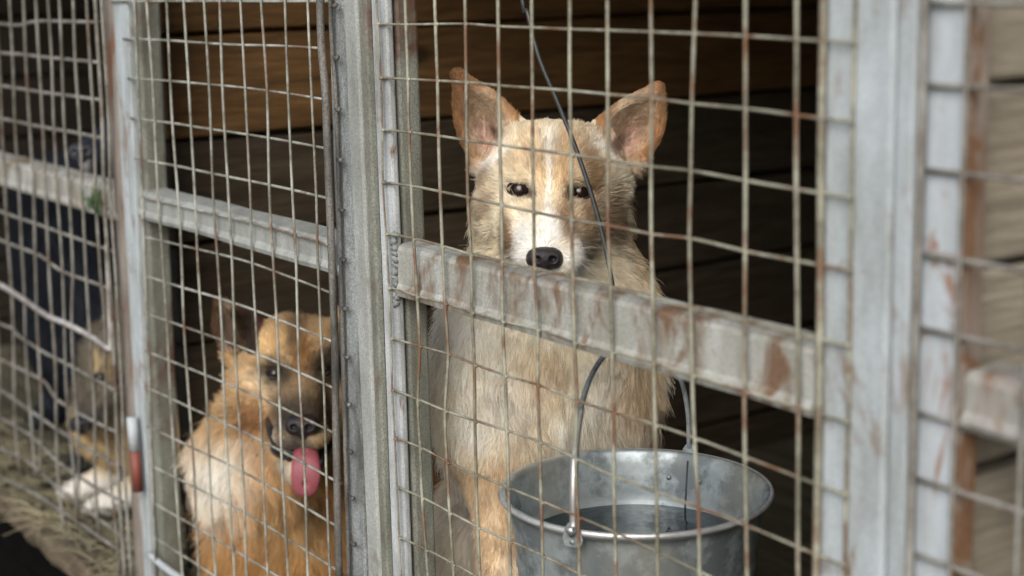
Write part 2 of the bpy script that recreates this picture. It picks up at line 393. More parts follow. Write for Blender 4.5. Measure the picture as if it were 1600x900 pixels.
# middle gate -----------------------------------------------------------
mg = empty('mesh_gate', (-.75, 0, -.955), 'narrow mesh gate with a grimy grey right stile in front of the golden panting dog', 'gate', 'welded wire gates', 'thing')
mb = MB()
tops = [233, 263, 291, 322, 345, 380, 413, 448, 485]
vl = []
for i, t in enumerate(tops):
    sh = 54 + (35 - 54) * (i / 8)
    pts = [onY(t + sh * (y / 893) + (1.2 * math.sin(y / 60 + i * 2)), y) for y in (0, 150, 308, 405, 520, 608, 740, 893)]
    d = pts[0] - pts[1]; d = d / abs(d[2]); vl.append([pts[0] + d * .5, pts[0] + d * .2] + pts + [pts[-1] - d * .08])
wires(vl, .0018, -.0035, mb)
wires([[onY(214 + 33 * y / 893, y) for y in (-600, 0, 300, 600, 893)]], .002, -.0035, mb)
hrows = [((192, 60), (365, 70), (504, 76)), ((199.5, 122), (360, 135), (509, 156)), ((203, 184), (350, 205), (514, 233)), ((210, 247), (360, 277), (518, 311.5)),
         ((224, 309), (380, 345), (520, 385)), ((224, 370), (380, 407), (525, 461)), ((224, 431), (370, 475), (525, 536)), ((226, 489), (370, 540), (528, 610)),
         ((227.5, 548.5), (380, 610), (530, 681)), ((229, 606), (380, 675), (533, 756.5)), ((231, 667), (380, 738), (535, 828)), ((235, 727), (380, 800), (537, 898)),
         ((238, 784.5), (380, 868), (539, 968)), ((245, 842), (380, 930), (541, 1040))]
hl = []
for a, b_, c in hrows:
    hl.append([onY(*a), onY((a[0] + b_[0]) / 2, (a[1] + b_[1]) / 2 - .5), onY(*b_), onY((c[0] + b_[0]) / 2, (c[1] + b_[1]) / 2 - 1.5), onY(*c)])
for k in range(1, 8):
    z = onY(220, 2)[2] + .06 * (k - 1); hl.append([(-.82, 0, z), (-.5, 0, z), (-.11, 0, z)])
wires(hl, .0017, .0002, mb)
mb.build('wire_mesh', mat_wire('pale_weathered_wire', (.21, .21, .17), (.40, .415, .375), (.15, .10, .07), .54), mg, True)
rail(mg, -.775, -.125, -.266, -.302, PALE_PAINT, None, y1=.052)
wobbly_box('stile', -.835, -.795, .003, .014, WHITE_PAINT, mg, lean=-.078)
wobbly_box('stile', -.792, -.762, .002, .013, WHITE_PAINT, mg, lean=-.078)
wobbly_box('stile', -.126, -.076, .003, .014, GREY_PAINT, mg, lean=-.028, z1=.465)
mb = MB()
mb.tube([onY(508, -500), onY(508, 0), onY(515, 150), onY(521, 300), onY(528, 500), onY(532, 700), onY(537, 905)], .0048, 9, True, 8, .0012)
o = mb.build('edge_rod', GRIME, mg, True)
o.location.y = -.006
mb = MB()
mb.tube([onY(520, -500), onY(521, 0), onY(528, 150), onY(533, 300), onY(538, 500), onY(543, 700), onY(549, 905)], .0028, 8, True, 8, .001)
for k in range(15):
    z = .0 - .06 * k + .02; p = onY(534 + k * .9, 80 + k * 0)
    x = -.098 - .0012 * k
    mb.tube([(x - .006, -.001, z), (x + .006, -.003, z - .001), (x + .010, -.004, z + .001)], [.0018, .0026, .003], 7)
mb.build('edge_rod', GRIME, mg, True).location.y = -.003
mb = MB(); mb.tube([onY(233, 866), onY(262, 890), onY(300, 915), onY(420, 990), onY(540, 1060)], .0058, 10, True, 5)
mb.build('bottom_tube', PIN_WHITE, mg, True)
mb = MB(); mb.tube([onY(217, 650), onY(222, 702)], .0088, 14); hp = mb.build('hinge_pin', PIN_WHITE, mg, True); hp.location.y = -.012
mb = MB(); mb.tube([onY(222, 703), onY(227, 765)], .0086, 14); h2 = mb.build('hinge_sleeve', RED_PAINT, mg, True); h2.location.y = -.012
steel_post(-.845, -.755, .0165, .052, RUST_PAINT, 'dull grey steel post behind the left seam, at the corner of the brown partition', -.06)

# left panel -------------------------------------------------------------
lp = empty('mesh_fence', (-1.3, 0, -.955), 'blurred mesh panel with sagging bent wires at the far left', 'fence', None, 'thing')
mb = MB()
vl = []
for i, t in enumerate([-150, -128, -107, -86, -65, -45, -24, -3, 2 + 16, 20 + 20, 60, 79, 96, 118, 140]):
    x = t
    ws = 2.2
    pts = []
    for y in (-500, -200, 0, 100, 200, 308, 420, 500, 580, 660, 740, 830, 900):
        k = max(0, (y - 400) / 500)
        pts.append(onY(x + .05 * y + ws * math.sin(y / 55 + i * 1.7) * (.4 + 2 * k) - 14 * k * (i % 3 == 0), y))
    vl.append(pts)
wires(vl, .0026, -.004, mb, jit=.0015)
hr = [((0, 37), (30, 40), (62, 33), (155, 35)), ((0, 82), (50, 87), (100, 92), (158, 98)), ((0, 133), (60, 143), (110, 150), (160, 156)), ((0, 184), (60, 197), (120, 208), (162, 216)),
      ((0, 330), (60, 351), (120, 373), (176, 393)), ((0, 375), (60, 398), (100, 425), (172, 451)),
      ((0, 505), (21, 513), (28, 524), (60, 545), (119, 576), (182, 611)), ((0, 561), (35, 578), (70, 597), (90, 625), (140, 655), (186, 676)),
      ((0, 609), (50, 643), (85, 668), (130, 697), (192, 732)), ((0, 652), (50, 682), (85, 717), (130, 750), (196, 787)), ((0, 700), (40, 718), (90, 762), (140, 800), (200, 844)),
      ((0, 745), (60, 775), (120, 815), (205, 872))]
hl = []
for row in hr:
    P = [onY(*p) for p in row]; d = (P[0] - P[-1]) / np.linalg.norm(P[0] - P[-1]); hl.append([P[0] + d * .5, P[0] + d * .15] + P)
for k in range(6): hl.append([(-2.2, 0, .07 + .06 * k), (-1.5, 0, .069 + .06 * k), (-.86, 0, .07 + .06 * k)])
wires(hl, .0031, .0002, mb, jit=.0012)
mb.build('wire_mesh', WIRE_DARK, lp, True)
rail(lp, -2.6, -.865, -.272, -.318, mat_paint('flaking_left_rail', (.44, .46, .46), (.20, .18, .13), (.20, .15, .09), .55, .50, grain=.5, seed=14), None, y1=.05)
mb = MB()
P = [onY(-150, 380), onY(-60, 412), onY(0, 440), onY(40, 464), onY(82, 492), onY(110, 503), onY(150, 525), onY(178, 544), onY(181, 535), onY(179, 470), onY(175, 380)]
mb.tube(P, [.0052] * 6 + [.0048, .0045, .004, .0035, .003], 9, True, 5, .0012)
o = mb.build('bent_rod', mat_wire('peeling_white_rod', (.26, .24, .22), (.42, .41, .40), (.25, .17, .13), .6), lp, True); o.location.y = -.009
wobbly_box('stile', -.862, -.822, .002, .010, mat_paint('brown_stained_stile', (.30, .27, .24), (.12, .10, .08), (.20, .10, .06), .55, .5, seed=15), lp, lean=-.045)
mb = MB()
for x0, rr in ((157, .0034), (167, .0028)):
    mb.tube([onY(x0 + .05 * y + 1.5 * math.sin(y / 70), y) for y in (-500, 0, 150, 300, 450, 600, 750, 905)], rr, 8, True, 6, .001)
mb.build('edge_rod', WIRE_DARK, lp, True).location.y = -.008

# right panel ------------------------------------------------------------
rp = empty('mesh_fence', (.9, 0, -.955), 'out of focus blue white mesh panel over pale boards at the right edge', 'fence', None, 'thing')
wobbly_box('stile', .7585, .778, -.001, .02, WHITE_PAINT, rp, bev=.004)
wobbly_box('stile', .7815, .818, .004, .018, mat_paint('orange_rusted_stile', (.42, .475, .52), (.28, .30, .31), (.30, .15, .08), .555, .40, seed=18, grain=.3), rp, bev=.003)
wobbly_box('stile_edge', .8185, .8235, .0035, .024, mat_paint('rust_brown_edge', (.30, .27, .24), (.17, .12, .09), (.20, .11, .06), .50, .5, grain=.4, seed=31, bs=15), rp, bev=.001)
mb = MB()
wires([[(.7885, 0, .46), (.789, 0, 0), (.7875, 0, -.3), (.787, 0, -.9)]], .0034, -.006, mb)
wires([[(xx, 0, .46), (xx + .001, 0, 0), (xx - .001, 0, -.3), (xx, 0, -.9)] for xx in (.825, .885, .945, 1.0, 1.06)], .0019, -.004, mb)
hz = [onY(1470, y)[2] for y in (6, 133, 268, 402, 520, 655, 760, 880)]
wires([[(.783, 0, z), (.95, 0, z), (1.2, 0, z)] for z in hz + [hz[0] + .055 * k for k in (1, 2, 3)]], .0021, .0, mb)
mb.build('wire_mesh', WIRE_DARK, rp, True)
rail(rp, .826, 1.5, -.243, -.283, mat_paint('worn_right_rail', (.40, .42, .41), (.20, .19, .17), (.22, .14, .09), .52, .52, grain=.4, seed=22, bs=18, soft=.12), None)

# ------------------------------------------------------------------ animals: implicit bodies turned into one mesh, then groomed
class Field:
    """smooth union of capsules and ellipsoids on a regular grid"""
    def __init__(s, lo, hi, h):
        s.lo = np.array(lo, float); s.h = h
        s.n = np.ceil((np.array(hi) - s.lo) / h).astype(int) + 1
        s.f = np.full(s.n, 0.08, np.float32)
    def _win(s, lo, hi):
        a = np.clip(np.floor((lo - s.lo) / s.h).astype(int), 0, s.n - 1); b = np.clip(np.ceil((hi - s.lo) / s.h).astype(int) + 1, 1, s.n)
        b = np.maximum(b, a + 1)
        g = [s.lo[i] + s.h * np.arange(a[i], b[i], dtype=np.float32) for i in range(3)]
        X, Y, Z = np.meshgrid(*g, indexing='ij')
        return tuple(slice(a[i], b[i]) for i in range(3)), X, Y, Z
    def _mix(s, sl, d, k, sub=False):
        f = s.f[sl]
        if sub: d = -d; h = np.maximum(k - np.abs(-f - (-d)), 0) / k; s.f[sl] = np.maximum(f, d) + h * h * k * .25; return
        h = np.maximum(k - np.abs(f - d), 0) / k
        s.f[sl] = np.minimum(f, d) - h * h * k * .25
    def cap(s, a, b, ra, rb, k=.02, sub=False):
        a = np.array(a, float); b = np.array(b, float); m = max(ra, rb) + k + .03
        sl, X, Y, Z = s._win(np.minimum(a, b) - m, np.maximum(a, b) + m)
        d = b - a; L = max((d * d).sum(), 1e-9)
        t = np.clip(((X - a[0]) * d[0] + (Y - a[1]) * d[1] + (Z - a[2]) * d[2]) / L, 0, 1)
        q = np.sqrt((X - a[0] - t * d[0]) ** 2 + (Y - a[1] - t * d[1]) ** 2 + (Z - a[2] - t * d[2]) ** 2) - (ra + (rb - ra) * t)
        s._mix(sl, q.astype(np.float32), k, sub)
    def ell(s, c, r, k=.02, ax=None, sub=False):
        c = np.array(c, float); r = np.array(r, float); m = max(r) + k + .03
        sl, X, Y, Z = s._win(c - m, c + m)
        ax = np.array([CR, CW, CU]) if ax is None else np.array(ax)
        q = [(X - c[0]) * a[0] + (Y - c[1]) * a[1] + (Z - c[2]) * a[2] for a in ax]
        k0 = np.sqrt(sum((q[i] / r[i]) ** 2 for i in range(3))) + 1e-6
        k1 = np.sqrt(sum((q[i] / r[i] ** 2) ** 2 for i in range(3))) + 1e-6
        s._mix(sl, (k0 * (k0 - 1) / k1).astype(np.float32), k, sub)
    def chain(s, pts, rs, k=.02):
        for i in range(len(pts) - 1): s.cap(pts[i], pts[i + 1], rs[i], rs[i + 1], k)
    def ear(s, base, tip, r=.0042, k=.012, cup=.02, n=13, bulge=None):
        """base: the arc of points round the foot of the ear, outer edge to inner edge; tip: its point"""
        P = catmull(np.array(base, float), 6); idx = np.linspace(0, len(P) - 1, n)
        for j, i in enumerate(idx):
            i0 = int(i); p = P[i0]; u = j / (n - 1) * 2 - 1
            mid = p * .5 + np.array(tip) * .5 + CW * cup * (1 - u * u)
            if bulge is not None: mid = mid + bulge[0] * max(0, -u) + bulge[1] * max(0, u)
            q = catmull(np.array([p, mid, np.array(tip)]), 5)
            for a in range(len(q) - 1): s.cap(q[a], q[a + 1], r, r, .007 if a else k)
    def sample(s, P):
        Q = (np.asarray(P) - s.lo) / s.h; I = np.clip(np.floor(Q).astype(int), 0, s.n - 2); t = Q - I; r = 0
        for a in (0, 1):
            for b in (0, 1):
                for c in (0, 1):
                    w = (t[:, 0] if a else 1 - t[:, 0]) * (t[:, 1] if b else 1 - t[:, 1]) * (t[:, 2] if c else 1 - t[:, 2])
                    r = r + w * s.f[I[:, 0] + a, I[:, 1] + b, I[:, 2] + c]
        return r
    def normal(s, P, e=None):
        e = e or s.h; N = np.stack([s.sample(P + np.eye(3)[i] * e) - s.sample(P - np.eye(3)[i] * e) for i in range(3)], 1)
        return N / (np.linalg.norm(N, axis=1)[:, None] + 1e-9)
    def hit(s, px, py, D0=1.2, D1=3.4):
        """where the line of sight through a photo pixel meets the body"""
        D = np.arange(D0, D1, .001); P = np.array([W(px, py, d) for d in D])
        inside = ((P > s.lo) & (P < s.lo + s.h * (s.n - 1))).all(1)
        v = np.where(inside, s.sample(np.clip(P, s.lo, s.lo + s.h * (s.n - 1.01))), 1)
        i = np.argmax(v < 0); return D[i] if v[i] < 0 else None
    def mesh(s):
        f = s.f; n = s.n; neg = f < 0
        c = [neg[a:n[0] - 1 + a, b:n[1] - 1 + b, d:n[2] - 1 + d] for a in (0, 1) for b in (0, 1) for d in (0, 1)]
        cnt = sum(x.astype(np.int8) for x in c); act = (cnt > 0) & (cnt < 8)
        idx = -np.ones(act.shape, np.int64); I = np.argwhere(act); idx[act] = np.arange(len(I))
        acc = np.zeros((len(I), 3)); w = np.zeros(len(I))
        cor = [(a, b, d) for a in (0, 1) for b in (0, 1) for d in (0, 1)]
        for p in range(8):
            for q in range(p + 1, 8):
                A, B = np.array(cor[p]), np.array(cor[q])
                if abs(A - B).sum() != 1: continue
                fa = f[tuple((I + A).T)]; fb = f[tuple((I + B).T)]; cr = (fa < 0) != (fb < 0)
                t = np.where(cr, fa / np.where(cr, fa - fb, 1), 0)
                acc += np.where(cr[:, None], A + t[:, None] * (B - A), 0); w += cr
        V = s.lo + s.h * (I + acc / w[:, None]); Fs = []
        for ax in range(3):
            o1, o2 = [(1, 2), (2, 0), (0, 1)][ax]
            sl0 = [slice(1, -1)] * 3; sl0[ax] = slice(0, n[ax] - 1); 
            A = neg[tuple(sl0)]; sl1 = list(sl0); sl1[ax] = slice(1, n[ax]); B = neg[tuple(sl1)]
            E = np.argwhere(A != B); 
            if not len(E): continue
            off = np.array([1, 1, 1]); off[ax] = 0; E = E + off; sg = A[A != B]
            e1 = np.eye(3, dtype=int)[o1]; e2 = np.eye(3, dtype=int)[o2]
            q = np.stack([idx[tuple((E - d).T)] for d in (0 * e1, e1, e1 + e2, e2)], 1)
            q = np.where(sg[:, None], q, q[:, ::-1]); Fs.append(q[(q >= 0).all(1)])
        return V, np.vstack(Fs)

def fast_mesh(name, V, Q, mat, parent=None, cols=None):
    me = bpy.data.meshes.new(name); me.vertices.add(len(V)); me.vertices.foreach_set('co', V.astype(np.float32).ravel())
    me.loops.add(len(Q) * 4); me.loops.foreach_set('vertex_index', Q.astype(np.int32).ravel())
    me.polygons.add(len(Q)); me.polygons.foreach_set('loop_start', np.arange(0, len(Q) * 4, 4, dtype=np.int32))
    me.polygons.foreach_set('use_smooth', np.ones(len(Q), bool)); me.update(calc_edges=True); me.validate()
    me.materials.append(mat)
    if cols is not None:
        a = me.color_attributes.new('coat', 'FLOAT_COLOR', 'POINT')
        a.data.foreach_set('color', np.concatenate([cols, np.ones((len(cols), 1))], 1).astype(np.float32).ravel())
    o = bpy.data.objects.new(name, me); COL.objects.link(o)
    if parent: o.parent = parent
    return o

def coat_mat(name, hair):
    m, n, l, b = mat_new(name)
    a = n.new('ShaderNodeAttribute'); a.attribute_name = 'coat'
    l.new(a.outputs['Color'], b.inputs['Base Color']); b.inputs['Roughness'].default_value = .55 if hair else .8
    b.inputs['Specular IOR Level'].default_value = .25 if hair else .1
    if hair:
        tr = n.new('ShaderNodeBsdfTranslucent'); l.new(a.outputs['Color'], tr.inputs['Color']); mx = n.new('ShaderNodeMixShader'); mx.inputs[0].default_value = .35
        out = n['Material Output']; l.new(b.outputs[0], mx.inputs[1]); l.new(tr.outputs[0], mx.inputs[2]); l.new(mx.outputs[0], out.inputs['Surface'])
    return m
COAT_SKIN = coat_mat('coat_skin', False); COAT_HAIR = coat_mat('coat_hair', True)

def unit(v): return v / (np.linalg.norm(v, axis=-1, keepdims=True) + 1e-9)

def groom(field, V, Q, n, weight, direction, length, colour, lift, parent, rad=.00022, pts=5, seed=1, clump=.5, droop=.15, clumpf=.5):
    """fur as real strands rooted all over the body"""
    r = np.random.default_rng(seed)
    A, B, C_, D = (V[Q[:, i]] for i in range(4))
    area = np.linalg.norm(np.cross(C_ - A, D - B), axis=1) * .5
    ctr = (A + B + C_ + D) / 4
    w = area * weight(ctr); w = w / w.sum()
    k = r.choice(len(Q), n, p=w); u = r.random((n, 1)); v = r.random((n, 1))
    P = (A[k] * (1 - u) + B[k] * u) * (1 - v) + (D[k] * (1 - u) + C_[k] * u) * v
    N = field.normal(P); Tn = direction(P)
    Tn = Tn - N * (Tn * N).sum(1)[:, None]; Tn = unit(Tn)
    L = length(P) * (1 + .28 * r.standard_normal(n)).clip(.4, 1.8)
    lf = lift(P) if callable(lift) else np.full(n, lift)
    jit = r.standard_normal((n, 3)) * (.14 + np.clip(L * 6, 0, .16))[:, None]
    cl = np.stack([vnoise(P, 75, q) for q in (1, 2, 3)], 1) * clump + np.stack([vnoise(P, 26, q) for q in (4, 5, 6)], 1) * clump * .8
    cl = cl * np.clip((L - .003) / .014, .25, 1)[:, None]
    d0 = unit(Tn + N * lf[:, None] + jit + cl)
    d0 = unit(d0 + N * np.maximum(0, .12 - (d0 * N).sum(1))[:, None])
    d1 = unit(Tn + N * lf[:, None] * .25 + jit * .7 + cl * 1.25 + np.array([0, 0, -droop]))
    t = np.linspace(0, 1, pts)
    X = P[:, None] - N[:, None] * np.minimum(.002, L * .06)[:, None, None] + (d0[:, None] * (t - .5 * t * t)[None, :, None] + d1[:, None] * (.5 * t * t)[None, :, None]) * L[:, None, None]
    ns = max(50, n // 22); kd = KDTree(ns); sid = r.choice(n, ns, replace=False)
    for q in range(ns): kd.insert(P[sid[q]], q)
    kd.balance(); near = np.array([kd.find(p)[1] for p in P]); tgt = X[sid[near]]
    same = ((N * N[sid[near]]).sum(1) > .5).astype(float)
    clf = clumpf * np.clip((L - .006) / .016, .12, 1)[:, None, None]
    X = X + (tgt - X) * (clf * (t[None, :, None] ** 1.4) * same[:, None, None])
    tint = 1 + .09 * r.standard_normal(ns)[near][:, None]
    col = colour(P) * tint * (1 + .12 * r.standard_normal((n, 1)) + .12 * vnoise(P, 110, 3)[:, None] + .08 * vnoise(P, 22, 2)[:, None]).clip(.45, 1.5)
    c = bpy.data.hair_curves.new('fur'); c.add_curves([pts] * n)
    c.attributes['position'].data.foreach_set('vector', X.astype(np.float32).ravel())
    ra = c.attributes.get('radius') or c.attributes.new('radius', 'FLOAT', 'POINT')
    R = rad * (1 - .75 * t[None] ** 1.5) * r.uniform(.7, 1.25, (n, 1)); ra.data.foreach_set('value', R.astype(np.float32).ravel())
    at = c.attributes.new('coat', 'FLOAT_COLOR', 'POINT')
    cc = np.repeat(col[:, None], pts, 1) * (.90 + .22 * t)[None, :, None]
    cc = np.concatenate([cc.clip(0, .97), np.ones((n, pts, 1))], 2)
    at.data.foreach_set('color', cc.astype(np.float32).ravel())
    c.materials.append(COAT_HAIR)
    o = bpy.data.objects.new('fur', c); COL.objects.link(o); o.parent = parent
    return o

def gauss(d2, s): return np.exp(-d2 / (2 * s * s))
def blob(h, cx, cy, sx, sy, rot=0.0, hard=1.0):
    """soft-edged patch in a head's own frontal frame (units: 0.75 mm steps from the point between the eyes)"""
    x = h[:, 0] - cx; y = h[:, 1] - cy; c, s_ = math.cos(rot), math.sin(rot)
    a = (x * c + y * s_) / sx; b = (-x * s_ + y * c) / sy
    return 1 / (1 + np.exp((np.sqrt(a * a + b * b) - 1) * 5 * hard))
def mixa(a, b, t): return a * (1 - t[:, None]) + np.array(b) * t[:, None]

GLOSS_BLACK = None
def gloss(name, c, rough=.25, spec=.6, bd=None, sc=300, coat=0.0):
    m, n, l, b = mat_new(name); b.inputs['Base Color'].default_value = (*c, 1); b.inputs['Roughness'].default_value = rough; b.inputs['Specular IOR Level'].default_value = spec
    b.inputs['Coat Weight'].default_value = coat; b.inputs['Coat Roughness'].default_value = .12
    if bd:
        f, _ = tex_noise(n, l, sc, 3, .6); bump(n, l, b, f, bd, .8)
    return m
NOSE = gloss('nose_leather', (.016, .013, .016), .38, .5, .0012, 900)
EYE = gloss('dark_eye', (.012, .007, .005), .14, .4, coat=.12)
LID = gloss('black_eyelid', (.014, .011, .011), .45, .4)
PINK = gloss('pink_tongue', (.23, .062, .078), .5, .4, .0012, 260)
LIP = gloss('black_lip', (.012, .011, .012), .35, .5)

def frame_at(px, py, D, un=.00075):
    o = W(px, py, D)
    def H(P):
        q = P - o; return np.stack([q @ CR, -(q @ CU), -(q @ CW)], 1) / un      # right, down, towards the viewer
    return o, H

def eyeball(dog, fld, px, py, r, sink, lidw, tilt=0.0, squash=.8):
    D = fld.hit(px, py); c = W(px, py, D + sink)
    N = unit(CAM - c)
    n = 20; V = []; Fc = []
    for i in range(n + 1):
        th = math.pi * i / n
        for k in range(24):
            ph = 2 * math.pi * k / 24; V.append(c + r * (math.sin(th) * math.cos(ph) * CR + math.sin(th) * math.sin(ph) * CU - math.cos(th) * CW))
        if i: Fc += [((i - 1) * 24 + k, (i - 1) * 24 + (k + 1) % 24, i * 24 + (k + 1) % 24, i * 24 + k) for k in range(24)]
    o = mesh_obj('eye', V, Fc, EYE, None, True); o.parent = dog
    mb = MB(); P = []
    for k in range(33):
        a = 2 * math.pi * k / 32; x = math.cos(a) * r * 1.08; y = math.sin(a) * r * squash * (1 if math.sin(a) > 0 else .9)
        x2 = x * math.cos(tilt) - y * math.sin(tilt); y2 = x * math.sin(tilt) + y * math.cos(tilt)
        z = math.sqrt(max(0, (1.12 * r) ** 2 - x * x - y * y))
        P.append(c + CR * x2 + CU * y2 - CW * z * .92)
    mb.tube(P, lidw, 8, False)
    e = mb.build('eyelid', LID, None, True); e.parent = o
    return o

def small_sdf(name, dog, lo, hi, h, fn, mat):
    f = Field(lo, hi, h); fn(f); V, Q = f.mesh(); o = fast_mesh(name, V, Q, mat, dog); return o

# ================= the pale tan dog =================
dog = empty('dog', (0, 0, 0), 'pale tan dog with tall pricked ears and a white blaze, sitting behind the large gate', 'dog', None, 'thing')
D0 = 1.88
mid = W(862, 420, 2.0)
f = Field(mid + np.array([-.36, -.33, -.72]), mid + np.array([.36, .50, .36]), .0036)
# trunk first
f.cap(W(856, 560, 2.06), W(858, 660, 2.10), .116, .116, .05)
f.cap(W(858, 640, 2.12), W(862, 900, 2.50), .120, .145, .08)
f.cap(W(862, 365, 1.995), W(866, 490, 2.015), .090, .122, .05)
f.ell(W(855, 590, 2.02), (.085, .06, .11), .05)
f.ell(W(752, 580, 2.07), (.055, .07, .11), .04); f.ell(W(950, 590, 2.07), (.05, .07, .09), .04)
# hind quarters
for sx in (-1, 1):
    c = W(862 + sx * 128 + 8, 860, 2.26 if sx < 0 else 2.24)
    f.ell(c, (.058, .12, .11), .04)
    foot = W(862 + sx * 150, 1060, 2.06); foot[2] = FLOOR_Z + .035
    f.cap(c - np.array([0, 0, .06]), foot + np.array([.0, .06, .05]), .06, .035, .04)
    f.cap(foot + np.array([0, .10, 0]), foot, .034, .030, .03)
# forelegs
for ex, sh in ((-1, 762), (1, 930)):
    sp = W(sh, 610, 2.04); el = W(sh + (3 if ex < 0 else -6), 705, 2.035); wr = W(sh + (22 if ex < 0 else -14), 900, 2.03)
    ft = wr.copy(); ft[2] = FLOOR_Z + .045; ft[1] -= .01
    f.chain([sp, el, wr, ft], [.058, .034, .0215, .022], .035)
    ft2 = ft.copy(); ft2[2] = FLOOR_Z + .022; pd = np.array([.055, -.055, 0]) * .8
    f.cap(ft2, ft2 + pd, .026, .022, .02)
    for k in (-1.5, -.5, .5, 1.5):
        q = ft2 + pd + np.array([.7, .7, 0]) * .012 * k; f.cap(q, q + pd * .35, .0125, .011, .006)
# head
f.ell(W(866, 266, 1.965), (.080, .085, .052), .03); f.ell(W(800, 228, 1.962), (.016, .026, .030), .03); f.ell(W(941, 231, 1.962), (.015, .026, .030), .03); f.ell(W(806, 285, 1.94), (.030, .045, .040), .04); f.ell(W(921, 287, 1.94), (.030, .045, .040), .04)
f.ell(W(862, 232, 1.93), (.048, .045, .030), .03)
f.ell(W(828, 268, 1.905), (.026, .026, .020), .02); f.ell(W(899, 270, 1.905), (.026, .026, .020), .02)
f.ell(W(800, 322, 1.962), (.034, .048, .050), .03); f.ell(W(928, 324, 1.962), (.035, .048, .050), .03)
f.cap(W(861, 300, 1.905), W(855, 383, 1.815), .032, .021, .03)
f.cap(W(860, 330, 1.915), W(856, 398, 1.825), .040, .029, .03)
f.ell(W(829, 399, 1.822), (.019, .032, .021), .014); f.ell(W(884, 402, 1.822), (.019, .032, .021), .014)
f.cap(W(860, 380, 1.92), W(858, 428, 1.835), .034, .020, .02)
f.ell(W(806, 352, 1.885), (.020, .035, .028), .03); f.ell(W(908, 354, 1.885), (.020, .035, .028), .03)
# eye sockets
for ex, ey in ((813, 298), (906, 301)):
    f.ell(W(ex, ey, 1.872), (.017, .014, .011), .010, sub=True)
# ears
f.ear([W(748, 262, 1.965), W(768, 262, 1.985), W(795, 235, 1.985), W(808, 188, 1.95)], W(716, 118, 1.965), cup=.022, n=19, r=.0036, bulge=(-CR * .012 - CU * .004, CR * .005 + CU * .004))
f.ear([W(1006, 248, 1.965), W(985, 262, 1.985), W(945, 240, 1.985), W(936, 192, 1.95)], W(1027, 139, 1.965), cup=.022, n=19, r=.0036, bulge=(CR * .012 - CU * .004, -CR * .004 + CU * .004))
V, Q = f.mesh()
ho, HH = frame_at(860, 298, D0)

